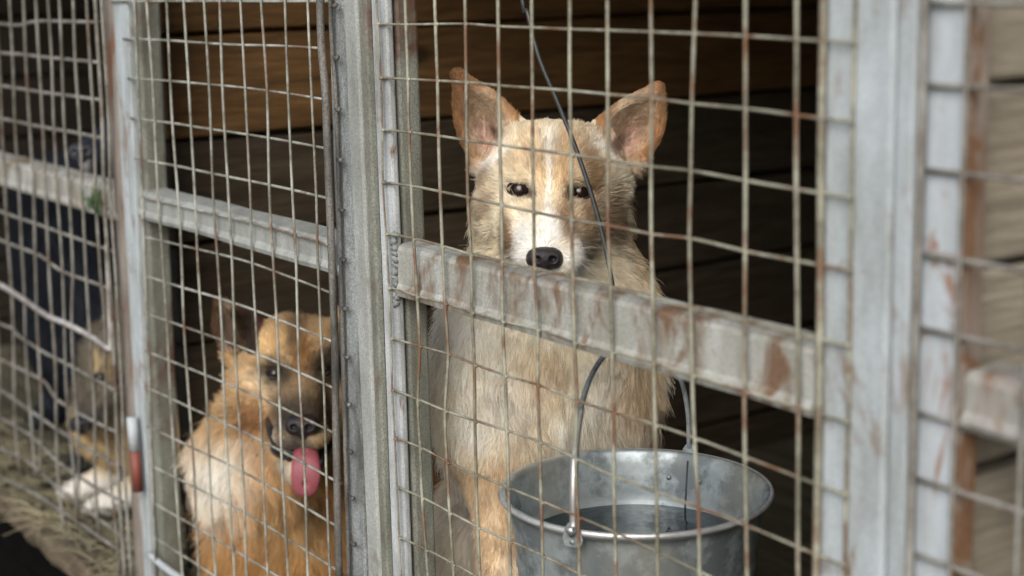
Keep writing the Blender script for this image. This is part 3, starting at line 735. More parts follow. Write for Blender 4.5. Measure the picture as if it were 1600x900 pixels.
TAN = (.70, .555, .37); CREAM = (.92, .84, .68); WHITE = (.95, .94, .90); ORANGE = (.44, .245, .115); GOLD = (.66, .49, .29); PINKS = (.62, .42, .35); BROWNG = (.16, .10, .075); BEIGE = (.60, .50, .38); GREYB = (.36, .30, .23)
def coat_main(P):
    h = HH(P); n = len(P); x, y, z = h.T
    col = np.tile(np.array(CREAM), (n, 1))
    # face: markings, plus shading painted along the muzzle and furrow
    col = mixa(col, TAN, blob(h, -28, -55, 42, 52) * .62); col = mixa(col, TAN, blob(h, 42, -50, 38, 60) * .8)
    col = mixa(col, (.33, .21, .11), blob(h, 60, -18, 21, 46) * .9)
    col = mixa(col, CREAM, blob(h, -52, -8, 26, 17) * .6); col = mixa(col, CREAM, blob(h, 36, -24, 14, 12) * .6)
    col = mixa(col, GOLD, blob(h, 20, -20, 13, 55) * .7); col = mixa(col, GOLD, blob(h, -14, -25, 10, 40) * .6)
    col = mixa(col, (.36, .215, .10), blob(h, 20, 58, 20, 34, .1) * .85)
    col = mixa(col, (.34, .22, .12), blob(h, 56, 58, 15, 50, .1) * .85); col = mixa(col, (.46, .33, .19), blob(h, 0, -32, 5, 22) * .5); col = mixa(col, TAN, blob(h, -35, 38, 22, 26) * .45)  # muzzle edge and forehead furrow shading painted into the coat
    col = mixa(col, WHITE, blob(h, -2 - 0, -74, 13, 26, 0, .8) * .6)          # forehead star
    stripe = np.exp(-((x + 4 + 2.5 * np.sin(y / 13)) / (3.6 + 9 * (1 / (1 + np.exp(-(y - 50) / 7))))) ** 2) * (y > -75) * (z > -60)
    col = mixa(col, WHITE, stripe * .85)
    col = mixa(col, WHITE, blob(h, -44, 88, 17, 44, .12) * .95); col = mixa(col, WHITE, blob(h, 34, 105, 22, 26) * .95)
    col = mixa(col, WHITE, blob(h, -6, 70, 17, 30) * .9)
    col = mixa(col, (.30, .19, .10), blob(h, -100, 22, 12, 24, .3) * .55 + blob(h, -66, 72, 9, 34, -.1) * .95)  # includes the cheek shadow beside the muzzle, painted in as dark tan
    col = mixa(col, (.20, .13, .07), blob(h, 100, 42, 20, 50, -.1) * .9)
    col = mixa(col, WHITE, blob(h, -88, -45, 12, 30, .7) * .7); col = mixa(col, WHITE, blob(h, 84, -62, 13, 30, -.75) * .6)
    col = mixa(col, (.05, .038, .03), blob(h, -46, 1, 20, 13, .2, 2) * .92); col = mixa(col, (.05, .038, .03), blob(h, 44, 3, 20, 13, -.2, 2) * .92)
    col = mixa(col, (.12, .08, .05), blob(h, -30, 10, 9, 7, .6, 1.5) * .8); col = mixa(col, (.12, .08, .05), blob(h, 26, 12, 9, 8, -.6, 1.5) * .8)
    # ears
    N = f.normal(P); front = (N @ (-CW)) > .15
    eL = (y < -35) & (x < -48 + (y + 110) * .0) & (z > -160) & ((x < -62) | (y < -112)); eR = (y < -40) & (x > 74)
    up = np.clip((-y - 100) / 80, 0, 1)
    for mask, ax, s in ((eL, -105, -1), (eR, 128, 1)):
        e = np.tile(np.array(ORANGE), (n, 1)) 
        inn = blob(h, ax + (6 if s < 0 else 2), -110, 33, 70, .42 * s if s > 0 else -.30, 1.4) * front
        e = mixa(e, BEIGE, inn * .95); e = mixa(e, (.78, .70, .58), inn * np.clip(vnoise(P * np.array([1, 1, .35]), 150, 2) * 1.8, 0, 1) * .6)
        e = mixa(e, PINKS, blob(h, ax + (5 if s < 0 else 5), -92, 15, 30, -.3 * -s) * front * .75)
        e = mixa(e, BROWNG, blob(h, ax + (27 if s < 0 else -16), -88 if s < 0 else -78, 11, 27, -.6 if s < 0 else .7, 1.6) * front * .92)
        e = mixa(e, (.36, .20, .10), np.clip((-y - 165) / 14, 0, 1) * .8)
        e = mixa(e, CREAM, np.clip((y + 62) / 22, 0, 1) * .7)
        col = np.where(mask[:, None], e, col)
    # neck, chest, legs
    b = np.clip((y - 110) / 60, 0, 1)
    body = np.tile(np.array((.97, .92, .79)), (n, 1))
    body = mixa(body, GOLD, blob(h, -20, 300, 50, 60, .2) * .6); body = mixa(body, WHITE, blob(h, -85, 360, 70, 55) * .6)
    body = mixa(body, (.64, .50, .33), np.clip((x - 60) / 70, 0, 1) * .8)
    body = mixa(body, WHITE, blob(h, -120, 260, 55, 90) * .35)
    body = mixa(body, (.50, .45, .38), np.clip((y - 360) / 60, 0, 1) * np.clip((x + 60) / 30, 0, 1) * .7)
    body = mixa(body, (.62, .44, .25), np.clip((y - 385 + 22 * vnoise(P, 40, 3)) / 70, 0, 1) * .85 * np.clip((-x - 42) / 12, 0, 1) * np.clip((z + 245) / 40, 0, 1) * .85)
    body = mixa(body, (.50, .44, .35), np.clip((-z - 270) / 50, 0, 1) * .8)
    body = mixa(body, (.90, .87, .80), np.clip(vnoise(P, 13, 5) * 1.6, 0, 1) * .6); body = mixa(body, (.70, .58, .41), np.clip(vnoise(P, 15, 6) * 1.6, 0, 1) * .45)
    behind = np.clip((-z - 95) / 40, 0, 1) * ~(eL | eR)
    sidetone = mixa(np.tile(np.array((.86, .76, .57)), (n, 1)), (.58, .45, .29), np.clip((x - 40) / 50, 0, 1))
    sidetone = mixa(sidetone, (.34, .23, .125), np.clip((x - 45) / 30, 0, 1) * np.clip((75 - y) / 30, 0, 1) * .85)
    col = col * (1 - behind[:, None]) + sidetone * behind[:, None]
    col = mixa(col, CREAM, blob(h, -68, -72, 13, 30, .2) * .85); col = mixa(col, CREAM, blob(h, 80, -72, 12, 28, -.2) * .85)
    col = mixa(col, WHITE, blob(h, -92, -46, 11, 30, .75) * .85); col = mixa(col, (.34, .22, .12), blob(h, -103, -22, 11, 17, .4) * .7); col = mixa(col, WHITE, blob(h, 86, -62, 12, 28, -.75) * .7)
    return col * (1 - b[:, None]) + body * b[:, None]
def len_main(P):
    h = HH(P); x, y, z = h.T
    L = np.full(len(P), .0105)
    L = np.where(z > 30, .007, L)
    L = L + .011 * np.clip((-z - 70) / 60, 0, 1) * np.clip((y + 60) / 60, 0, 1)
    L = L + .008 * np.clip((y - 30) / 60, 0, 1) * np.clip((-z - 60) / 40, 0, 1)
    L = L + .004 * np.clip((y - 120) / 60, 0, 1)
    L = L - .021 * np.clip((y - 400) / 60, 0, 1) * np.clip((-x - 42) / 14, 0, 1) * np.clip((z + 245) / 40, 0, 1)
    ear = ((y < -112) | ((y < -45) & (np.abs(x - 10) > 74)))
    L = np.where(ear, .0034 + .0035 * ((f.normal(P) @ (-CW)) > .6) * (y > -165), L).clip(.003, 1)
    L = np.where((np.abs(x + 47) < 17) & (np.abs(y) < 12) & (z > -60), .003, L); L = np.where((np.abs(x - 45) < 17) & (np.abs(y - 3) < 12) & (z > -60), .003, L)
    return L
nose_p = W(852, 392, 1.79)
def dir_main(P):
    h = HH(P); x, y, z = h.T
    away = unit(P - nose_p)
    down = np.array([0, 0, -1.0]) + unit(P - W(862, 420, 2.15)) * .45
    t = np.clip((y - 95) / 60, 0, 1)[:, None] * np.clip((-z - 20) / 40, 0, 1)[:, None]
    t2 = np.clip((-z - 90) / 50, 0, 1)[:, None] * np.clip((y + 20) / 50, 0, 1)[:, None]
    side = CR[None] * np.clip(x / 60, -1, 1)[:, None] * .6 - CU[None] * .9
    d = away * (1 - t2) + side * t2
    d = d * (1 - t) + down * t
    earL = (y < -60) & (x < -60); earR = (y < -60) & (x > 74)
    d = np.where(earL[:, None], unit(W(713, 108, 1.965) - P) + CR * .5 * np.sign(x + 105)[:, None], d)
    d = np.where(earR[:, None], unit(W(1036, 128, 1.965) - P) + CR * .5 * np.sign(x - 128)[:, None], d)
    return unit(d)
def wt_main(P):
    h = HH(P); x, y, z = h.T
    N = (P @ -CW); return np.where(y < 150, 3.4, 1.0) * np.where(z < -330, .25, 1.0)
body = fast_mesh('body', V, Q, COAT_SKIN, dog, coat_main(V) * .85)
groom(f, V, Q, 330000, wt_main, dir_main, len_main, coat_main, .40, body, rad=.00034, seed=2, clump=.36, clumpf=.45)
eyeball(dog, f, 813, 298, .0142, .0060, .0018, -.18, .70); eyeball(dog, f, 906, 301, .0142, .0060, .0018, .18, .70)
Dn = f.hit(851, 400); nc = W(851, 402, Dn + .004)
def nose_fn(c, sc, tiltc=0):
    def g(q):
        q.ell(c, (.0185 * sc, .017 * sc, .0125 * sc), .004)
        for s in (-1, 1): q.ell(c + CR * .0115 * s * sc - CU * .0015 * sc, (.0095 * sc, .014 * sc, .0115 * sc), .005)
        q.ell(c - CU * .009 * sc, (.006 * sc, .012 * sc, .010 * sc), .006)
        for s in (-1, 1): q.ell(c + CR * .0092 * s * sc - CU * .0025 * sc - CW * .0155 * sc, (.0042 * sc, .007 * sc, .0036 * sc), .0025, sub=True)
        q.cap(c - CW * .0185 * sc - CU * .002 * sc, c - CW * .018 * sc - CU * .02 * sc, .0009, .0009, .002, sub=True)
    return g
small_sdf('nose', dog, nc - .035, nc + .035, .0009, nose_fn(nc, 1.0), NOSE)
# whiskers
def whiskers(dog, spots, n, L, mat, seed, r=.00013):
    rr = np.random.default_rng(seed); mb = MB()
    for (px, py, D, dx, dz) in spots:
        for _ in range(n):
            p = W(px + rr.normal() * 7, py + rr.normal() * 7, D); d = unit(CR * dx + CU * (dz + rr.normal() * .35) - CW * (.3 + rr.normal() * .2)); ll = L * rr.uniform(.5, 1.2)
            mb.tube([p, p + d * ll * .5, p + d * ll - CU * ll * .12], [r, r * .7, r * .3], 3, False, 3)
        o = mb.build('whisker', mat, dog); mb = MB()
    return o
WHISK = gloss('pale_whisker', (.6, .56, .5), .5)
whiskers(dog, [(818, 395, 1.80, -1, -.1), (890, 398, 1.80, 1, -.1), (835, 270, 1.89, -.2, 1.0), (893, 272, 1.89, .2, 1.0)], 7, .045, WHISK, 5)

# ================= the golden panting dog =================
UN2 = 2.35 / F
dog2 = empty('dog', (0, 0, 0), 'golden brown shepherd dog panting with its pink tongue out behind the middle gate', 'dog', None, 'thing')
mid = W(470, 760, 2.6)
f2 = Field(mid + np.array([-.40, -.42, -.30]), mid + np.array([.40, .62, .42]), .0042)
f2.cap(W(452, 620, 2.50), W(446, 720, 2.53), .078, .115, .05)
f2.cap(W(440, 720, 2.55), W(470, 880, 2.58), .115, .105, .06)
f2.ell(W(384, 726, 2.52), (.058, .07, .078), .04); f2.ell(W(520, 720, 2.56), (.05, .07, .09), .04)
ch = W(465, 850, 2.60); rump = np.array([ch[0] - .16, ch[1] + .46, FLOOR_Z + .17])
f2.cap(ch, rump, .115, .14, .07)
f2.ell(rump + np.array([.09, -.03, -.03]), (.07, .12, .12), .04); f2.ell(rump + np.array([-.10, -.03, -.03]), (.07, .12, .12), .04)
for sx in (-1, 1):
    q = rump + np.array([.11 * sx, -.22, 0]); q[2] = FLOOR_Z + .028; f2.cap(rump + np.array([.11 * sx, 0, -.12]), q, .04, .027, .03)
    a = W(460 + 42 * sx, 830, 2.53); b_ = a.copy(); b_[2] = FLOOR_Z + .04; b_[1] -= .02
    f2.chain([a, b_, b_ + np.array([.035, -.045, -.018])], [.040, .024, .024], .03)
f2.ell(W(464, 552, 2.44), (.070, .085, .058), .03); f2.ell(W(440, 535, 2.41), (.035, .04, .030), .025); f2.ell(W(492, 533, 2.41), (.035, .04, .030), .025)
f2.ell(W(436, 560, 2.385), (.026, .024, .018), .02); f2.ell(W(506, 556, 2.385), (.026, .024, .018), .02)
f2.ell(W(402, 612, 2.44), (.046, .055, .055), .035); f2.ell(W(528, 612, 2.45), (.042, .055, .055), .035)
f2.cap(W(469, 592, 2.39), W(470, 655, 2.28), .036, .025, .03)
f2.ell(W(451, 679, 2.288), (.021, .032, .016), .012); f2.ell(W(493, 682, 2.288), (.020, .032, .016), .012)
f2.cap(W(466, 640, 2.40), W(470, 672, 2.31), .042, .030, .02)
f2.cap(W(462, 705, 2.42), W(470, 738, 2.305), .036, .024, .012)
for ex, ey in ((428, 584), (508, 576)): f2.ell(W(ex, ey, 2.355), (.016, .014, .010), .012, sub=True)
f2.ear([W(360, 560, 2.45), W(374, 578, 2.47), W(398, 562, 2.47), W(408, 530, 2.44)], W(342, 474, 2.44), cup=.022, bulge=(-CR * .012, CR * .022 + CU * .012))
f2.ear([W(572, 560, 2.46), W(556, 578, 2.48), W(530, 562, 2.48), W(522, 530, 2.45)], W(580, 480, 2.45), cup=.022, bulge=(CR * .012, -CR * .022 + CU * .012))
V2, Q2 = f2.mesh()
_, H2 = frame_at(468, 580, 2.35, UN2)
def coat2(P):
    h = H2(P); x, y, z = h.T; n = len(P)
    G_ = (.52, .31, .125)
    col = np.tile(np.array((.58, .42, .24)), (n, 1))
    col = mixa(col, (.74, .56, .32), blob(h, -50, -35, 32, 30) * .8); col = mixa(col, (.74, .56, .32), blob(h, 42, -60, 26, 24) * .7)
    col = mixa(col, (.20, .13, .075), blob(h, -6, -50, 15, 42) * .85)
    col = mixa(col, (.40, .20, .065), blob(h, 4, -15, 14, 30) * .7)
    col = mixa(col, (.80, .68, .50), blob(h, -62, 24, 30, 18, .3) * .7)
    col = mixa(col, (.24, .17, .11), blob(h, 0, 45, 36, 30) * .8); col = mixa(col, (.040, .035, .031), blob(h, 4, 66, 44, 32) * .94)
    col = mixa(col, (.55, .53, .50), blob(h, -36, 100, 12, 16, .4) * .85); col = mixa(col, (.20, .195, .19), blob(h, 6, 106, 26, 14) * .85)
    col = mixa(col, (.03, .026, .022), blob(h, -36, 4, 31, 20, .15, 1.2) * .95); col = mixa(col, (.025, .022, .02), blob(h, 42, -6, 27, 28, -.15, 1.3) * .95)
    col = mixa(col, (.03, .026, .022), blob(h, -40, -16, 14, 7) * .5)
    col = mixa(col, (.50, .46, .40), blob(h, -18, 150, 18, 18) * .8)
    col = mixa(col, (.34, .13, .04), blob(h, -85, 78, 26, 26) * .6)
    ear = (y < -5) & (np.abs(x + 0) > 62) & (z > -190)
    front = (f2.normal(P) @ (-CW)) > .1
    e = np.tile(np.array((.11, .065, .038)), (n, 1)); e = mixa(e, (.035, .024, .02), blob(h, -88, -58, 30, 50, -.1) * front * .95); e = mixa(e, (.42, .33, .26), blob(h, -131, -72, 9, 50) * .9); e = mixa(e, (.13, .05, .04), blob(h, -70, -70, 9, 24) * front * .7)
    col = np.where((ear & ((y < -55) | (x < -66) ) & (y < -22))[:, None], e, col)
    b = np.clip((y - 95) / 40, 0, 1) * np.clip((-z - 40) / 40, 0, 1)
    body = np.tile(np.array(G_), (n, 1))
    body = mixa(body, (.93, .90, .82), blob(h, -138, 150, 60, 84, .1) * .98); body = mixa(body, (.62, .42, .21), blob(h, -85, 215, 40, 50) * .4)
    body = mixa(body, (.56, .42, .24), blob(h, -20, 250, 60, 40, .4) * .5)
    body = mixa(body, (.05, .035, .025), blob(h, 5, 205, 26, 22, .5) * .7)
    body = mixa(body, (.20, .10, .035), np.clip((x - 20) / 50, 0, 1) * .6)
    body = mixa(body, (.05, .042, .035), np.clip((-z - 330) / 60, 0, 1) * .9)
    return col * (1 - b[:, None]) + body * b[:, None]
def len2(P):
    h = H2(P); x, y, z = h.T
    L = np.full(len(P), .011); L = np.where(z > 20, .006, L)
    L = L + .016 * np.clip((-z - 50) / 60, 0, 1) * np.clip((y + 30) / 60, 0, 1) + .022 * np.clip((y - 90) / 50, 0, 1) * np.clip((-z - 30) / 40, 0, 1)
    L = np.where((y < -22) & (np.abs(x) > 64) & (z > -190), .006, L)
    L = np.where((np.abs(x + 40) < 17) & (np.abs(y - 5) < 11) & (z > -60), .003, L); L = np.where((np.abs(x - 40) < 17) & (np.abs(y + 4) < 11) & (z > -60), .003, L)
    return L
n2 = W(471, 660, 2.25)
def dir2(P):
    h = H2(P); x, y, z = h.T
    away = unit(P - n2); down = np.array([0, 0, -1.0]) + unit(P - W(450, 560, 2.6)) * .7
    t = np.clip((y - 70) / 60, 0, 1)[:, None] * np.clip((-z - 20) / 40, 0, 1)[:, None]
    d = away * (1 - t) + down * t
    e = (y < -40) & (np.abs(x) > 64); d = np.where(e[:, None], unit(W(352, 472, 2.44) - P) * (x < 0)[:, None] + unit(W(580, 480, 2.45) - P) * (x > 0)[:, None], d)
    return unit(d)
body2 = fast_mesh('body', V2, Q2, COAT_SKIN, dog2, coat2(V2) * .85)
groom(f2, V2, Q2, 150000, lambda P: np.where(H2(P)[:, 1] < 130, 2.5, 1.0) * np.where(H2(P)[:, 2] < -300, .2, 1.0), dir2, len2, coat2, .40, body2, rad=.00040, seed=3, clump=.38)
eyeball(dog2, f2, 430, 584, .0112, .0045, .0018, -.1, .6); eyeball(dog2, f2, 507, 577, .0112, .0045, .0018, .15, .6)
nD = f2.hit(470, 662); nc2 = W(473, 663, nD + .004)
small_sdf('nose', dog2, nc2 - .042, nc2 + .042, .0011, nose_fn(nc2, 1.18), NOSE)
def tongue_fn(q):
    K = np.array([(478, 694, 2.315, .0180), (478, 704, 2.284, .0190), (478, 717, 2.268, .0197), (478, 729, 2.262, .0200), (478, 741, 2.261, .0200), (477, 753, 2.263, .0188), (477, 762, 2.266, .0160)])
    for px, py, D, w_ in catmull(K, 5):
        q.ell(W(px, py + 3, D), (w_ * .93, .0042, .0105), .004)
    q.cap(W(478, 706, 2.274), W(477, 758, 2.258), .0036, .0020, .006, sub=True)
tc_ = W(478, 728, 2.27)
small_sdf('tongue', dog2, tc_ - .06, tc_ + .06, .0013, tongue_fn, PINK)
mc_ = W(474, 703, 2.33); small_sdf('mouth', dog2, mc_ - .07, mc_ + .07, .002, lambda q: (q.ell(mc_, (.040, .046, .016), .01), q.ell(W(444, 700, 2.325), (.020, .034, .013), .01)), LIP)
mb = MB(); mb.tube([W(419, 655, f2.hit(419, 655) or 2.36), W(424, 672, 2.343), W(433, 690, 2.325), W(446, 706, 2.305), W(456, 716, 2.295)], [.004, .0065, .0085, .0085, .006], 10, True, 5)
lp_ = mb.build('lip', LIP, dog2, True); lp_.location = tuple(-CW * .005)
mb = MB(); mb.tube([W(527, 660, 2.37), W(520, 680, 2.345), W(512, 700, 2.32), W(503, 718, 2.295), W(500, 730, 2.29)], [.0035, .0055, .0065, .006, .004], 10, True, 5)
mb.build('lip', LIP, dog2, True)

# ================= the dog lying at the far left =================
dog3 = empty('dog', (0, 0, 0), 'blurred grey and tan dog lying with white paws by the left fence', 'dog', None, 'thing')
mid = W(190, 680, 3.1)
f3 = Field(mid + np.array([-.42, -.22, -.28]), mid + np.array([.36, .62, .30]), .006)
sk = W(188, 560, 3.08); f3.ell(sk, (.070, .085, .075), .03)
f3.cap(W(178, 600, 3.05), W(138, 660, 2.99), .045, .024, .03); f3.cap(W(185, 625, 3.07), W(152, 676, 3.01), .035, .018, .02)
f3.ear([W(168, 512, 3.07), W(176, 520, 3.10), W(192, 512, 3.10), W(200, 505, 3.07)], W(172, 458, 3.08), cup=.015, r=.006, bulge=(CR * 0, CR * 0))
f3.ear([W(205, 512, 3.08), W(214, 520, 3.11), W(228, 518, 3.11), W(236, 520, 3.08)], W(232, 465, 3.09), cup=.015, r=.006, bulge=(CR * 0, CR * 0))
nk = W(215, 640, 3.18); nk[2] = max(nk[2], FLOOR_Z + .16); f3.cap(sk + CW * .05, nk, .075, .11, .05)
rp3 = nk + np.array([.24, .34, -.02]); f3.cap(nk, rp3, .12, .13, .06)
for sx in (0, 1):
    p1 = onZ(176 - 44 * (1 - sx) + 8, 792 - 22 * (1 - sx) - 6, FLOOR_Z + .03); p0 = p1 + np.array([.02, .17, .13])
    f3.chain([p0 + np.array([.02, .06, .02]), p0, p1 + np.array([-.0, .05, .02]), p1 + np.array([-.02, -.01, -.005])], [.05, .034, .024, .026], .025)
    for k in (-1, 0, 1): q = p1 + np.array([-.03 + .016 * k, -.02 - .012 * k, -.006]); f3.cap(q, q + np.array([-.018, -.016, -.004]), .0125, .011, .006)
for sx in (-1, 1): f3.ell(rp3 + np.array([.09 * sx, -.03, -.03]), (.06, .11, .10), .04)
V3, Q3 = f3.mesh(); _, H3 = frame_at(160, 600, 3.0, 3.0 / F)
def coat3(P):
    h = H3(P); x, y, z = h.T; n = len(P)
    col = np.tile(np.array((.15, .13, .10)), (n, 1))
    col = mixa(col, (.60, .48, .28), blob(h, -12, -33, 7, 18) * .9); col = mixa(col, (.50, .38, .20), blob(h, 6, -25, 7, 20) * .8)
    col = mixa(col, (.035, .035, .04), blob(h, -22, 62, 28, 24, .6) * .9)
    leg = np.clip((FLOOR_Z + .22 - P[:, 2]) / .05, 0, 1) * (P[:, 1] < .36)
    col = mixa(col, (.60, .47, .27), leg); col = mixa(col, (.85, .83, .78), leg * np.clip((FLOOR_Z + .075 - P[:, 2]) / .03, 0, 1) * (P[:, 1] < .22))
    return col
n3 = W(130, 662, 2.98)
body3 = fast_mesh('body', V3, Q3, COAT_SKIN, dog3, coat3(V3) * .7)
groom(f3, V3, Q3, 45000, lambda P: np.ones(len(P)), lambda P: unit(P - n3) + np.array([0, 0, -.5]), lambda P: np.where(P[:, 2] < FLOOR_Z + .1, .009, .018), coat3, .4, body3, rad=.0004, seed=4)
nd = W(127, 662, (f3.hit(129, 662) or 2.99) + .004); small_sdf('nose', dog3, nd - .04, nd + .04, .0018, nose_fn(nd, 1.1), NOSE)
for ex, ey in ((158, 590), (190, 592)):
    if f3.hit(ex, ey): eyeball(dog3, f3, ex, ey, .011, .004, .0018)

# ================= the black dog =================
dog4 = empty('dog', (0, 0, 0), 'black dog standing behind the left rail, only its dark muzzle clearly seen', 'dog', None, 'thing')
hd = W(222, 240, 2.86)
f4 = Field(hd + np.array([-1.06, -.16, -.80]), hd + np.array([.16, .60, .22]), .0065)
f4.ell(hd, (.068, .085, .062), .03); f4.cap(W(200, 238, 2.86), W(146, 238, 2.80), .052, .032, .03); f4.cap(W(195, 264, 2.87), W(152, 262, 2.82), .034, .020, .015)
f4.ear([W(222, 205, 2.86), W(230, 212, 2.88), W(240, 208, 2.88), W(246, 205, 2.86)], W(246, 158, 2.87), cup=.01, r=.0075, bulge=(CR * 0, CR * 0))
sh4 = np.array([-1.60, .27, -.44]); rp4 = np.array([-2.02, .32, -.46])
f4.cap(hd, sh4, .065, .10, .05); f4.cap(sh4, rp4, .135, .13, .06); f4.cap(sh4 - np.array([0, 0, .13]), rp4 - np.array([0, 0, .13]), .13, .13, .06); f4.cap(sh4 - np.array([0, 0, .30]), rp4 - np.array([0, 0, .30]), .12, .12, .10); f4.cap(sh4 + np.array([0, -.02, 0]), sh4 + np.array([0, 0, -.12]), .12, .09, .05)
for b_ in (sh4, rp4):
    for sx in (-1, 1):
        t = b_ + np.array([.02 * sx, .07 * sx, -.10]); ft = t.copy(); ft[2] = FLOOR_Z + .03; kn = t * .5 + ft * .5 + np.array([.02, .02, 0]); f4.chain([t, kn, ft, ft + np.array([.02, -.05, -.008])], [.055, .030, .022, .022], .03)
V4, Q4 = f4.mesh()
def coat4(P):
    n = len(P); _, H4 = frame_at(135, 256, 2.79, 2.79 / F); h = H4(P)
    c = np.tile(np.array((.016, .020, .028)), (n, 1)); return mixa(c, (.55, .56, .58), blob(h, -3, 2, 9, 13, .4) * .8)
body4 = fast_mesh('body', V4, Q4, COAT_SKIN, dog4, coat4(V4))
groom(f4, V4, Q4, 36000, lambda P: np.ones(len(P)), lambda P: unit(P - W(125, 238, 2.78)) + np.array([0, 0, -.4]), lambda P: np.where(P[:, 2] > -.3, .009, .038), coat4, .45, body4, rad=.0005, seed=6)
nd = W(130, 235, 2.775); small_sdf('nose', dog4, nd - .04, nd + .04, .0018, nose_fn(nd, 1.15), gloss('nose_leather_grey', (.03, .034, .042), .3, .6))

# ================= bucket, cable =================
def steel_mat():
    m, n, l, b = mat_new('galvanised_steel')
    vo = n.new('ShaderNodeTexVoronoi'); tc = n.new('ShaderNodeTexCoord'); l.new(tc.outputs['Object'], vo.inputs['Vector']); vo.inputs['Scale'].default_value = 130
    f_, _ = tex_noise(n, l, 22, 8, .65); f5, _ = tex_noise(n, l, 7, 5, .6, (1, 1, .35))
    c = ramp(n, l, vo.outputs['Color'], [(.2, (.37, .435, .465)), (.8, (.44, .50, .53))])
    c = mixc(n, l, ramp(n, l, f_, [(.46, (0, 0, 0)), (.58, (1, 1, 1))]), c, (.19, .225, .24)); c = mixc(n, l, ramp(n, l, f5, [(.5, (0, 0, 0)), (.68, (.7, .7, .7))]), c, (.36, .36, .32))
    l.new(c, b.inputs['Base Color']); b.inputs['Metallic'].default_value = .6
    l.new(ramp(n, l, f_, [(.3, (.34, .34, .34)), (.7, (.58, .58, .58))]), b.inputs['Roughness']); bump(n, l, b, f_, .0012, .4)
    return m
STEEL = steel_mat()
BC = W(993, 768, 1.795); RIM = .1505
def lathe(prof, c, n=96):
    V = []; Fc = []
    for r_, z in prof:
        for k in range(n): a = 2 * math.pi * k / n; V.append((c[0] + r_ * math.cos(a), c[1] + r_ * math.sin(a), c[2] + z))
    for i in range(len(prof) - 1): Fc += [(i * n + k, i * n + (k + 1) % n, (i + 1) * n + (k + 1) % n, (i + 1) * n + k) for k in range(n)]
    return V, Fc
bk = empty('bucket', (0, 0, 0), 'galvanised steel bucket with a wire handle hanging behind the large gate', 'bucket', None, 'thing')
rr = lambda z: .1440 + z * .145
prof = [(.001, -.262), (rr(-.262) - .004, -.262), (rr(-.262), -.258)]
for z in np.linspace(-.25, -.012, 40):
    bead = sum(.0035 * math.exp(-((z - q) / .0035) ** 2) for q in (-.078, -.090, -.215)); prof.append((rr(z) + bead, z))
prof += [(rr(0) + .001, -.006), (RIM - .002, -.0055), (RIM + .0005, -.002), (RIM + .001, .001), (RIM - .0015, .0042), (RIM - .0045, .0035), (RIM - .006, .0), (rr(0) - .0015, -.004)]
for z in np.linspace(-.012, -.25, 40):
    bead = sum(.0030 * math.exp(-((z - q) / .003) ** 2) for q in (-.052,)) - .0016 * (z < -.08); prof.append((rr(z) - .0012 + bead, z))
prof += [(.001, -.254)]
V, Fc = lathe(prof, BC); mesh_obj('pail', V, [q[::-1] for q in Fc], STEEL, None, True).parent = bk
V, Fc = lathe([(RIM - .003, .0), (RIM - .0006, .0034), (RIM + .0022, .0034), (RIM + .0036, .0), (RIM + .0018, -.0034), (RIM - .002, -.003), (RIM - .003, .0)], BC)
V = [(v[0], v[1], v[2] + .0012) for v in V]; mesh_obj('rim', V, [q[::-1] for q in Fc], mat_plain('light_rim_steel', (.48, .50, .51), .38, .35, 40, .55), None, True).parent = bk  # rim given a lighter grey than the pail
mb = MB(); nn = 72; rw = rr(-.060) - .003
V = [(BC[0] + rw * math.cos(2 * math.pi * k / nn), BC[1] + rw * math.sin(2 * math.pi * k / nn), BC[2] - .060) for k in range(nn)]; V += [(v[0], v[1], v[2] - .05) for v in V]
WATER = gloss('dark_bucket_water', (.012, .022, .028), .05, .5, .003, 14)
tag(mesh_obj('water', V, [tuple(range(nn))] + [tuple(range(nn, 2 * nn))[::-1]] + [(k, nn + k, nn + (k + 1) % nn, (k + 1) % nn) for k in range(nn)], WATER), 'dark still water filling the steel bucket', 'water', None, 'stuff')
pf = onZ(905, 828, BC[2]); a0 = math.atan2(pf[1] - BC[1], pf[0] - BC[0])
pb = onZ(1067, 700, BC[2]); a1 = a0 + math.pi
ears_ = []
for k, a in enumerate((a0, a1)):
    er = np.array([math.cos(a), math.sin(a), 0]); et = np.array([-math.sin(a), math.cos(a), 0]); o = BC + er * (RIM + .003)
    mb = MB(); out = [(-.009, -.014), (.009, -.014), (.012, -.005), (.009, .006), (.005, .012), (-.005, .012), (-.009, .006), (-.012, -.005)]
    V = [o + et * u + np.array([0, 0, w_]) - er * (.0025 if w_ < -.01 else 0) for u, w_ in out] + [o + er * .0022 + et * u + np.array([0, 0, w_]) for u, w_ in out]
    mb.add(V, [tuple(range(8))[::-1], tuple(range(8, 16))] + [(i, (i + 1) % 8, 8 + (i + 1) % 8, 8 + i) for i in range(8)])
    e = bevel(mb.build('ear_plate', STEEL), .0008); e.parent = bk
    for u in (0,):
        mb = MB(); c = o + et * u + np.array([0, 0, -.008]); mb.tube([c - er * .008, c + er * .0035], .0028, 10); q = mb.build('rivet', STEEL, None, True); q.parent = e
    ears_.append(o + np.array([0, 0, .010]))
A0, A1 = ears_; mid_ = (A0 + A1) / 2; apex = W(972, 536, 1.80); hh = apex[2] - mid_[2]
arc = []
for t in np.linspace(0, 1, 26):
    a = math.pi * t; p = mid_ + (A0 - mid_) * math.copysign(abs(math.cos(a)) ** .85, math.cos(a)); p = p + np.array([0, 0, hh * math.sin(a) ** .8]) + (apex - mid_ - np.array([0, 0, hh])) * math.sin(a) ** 2; arc.append(p)
er = unit(A0 - BC * np.array([1, 1, 0]) - np.array([0, 0, A0[2]]))
arc = [A0 + er * .004 - np.array([0, 0, .010]), A0 + er * .009 - np.array([0, 0, .004])] + arc + [A1 - er * .008]
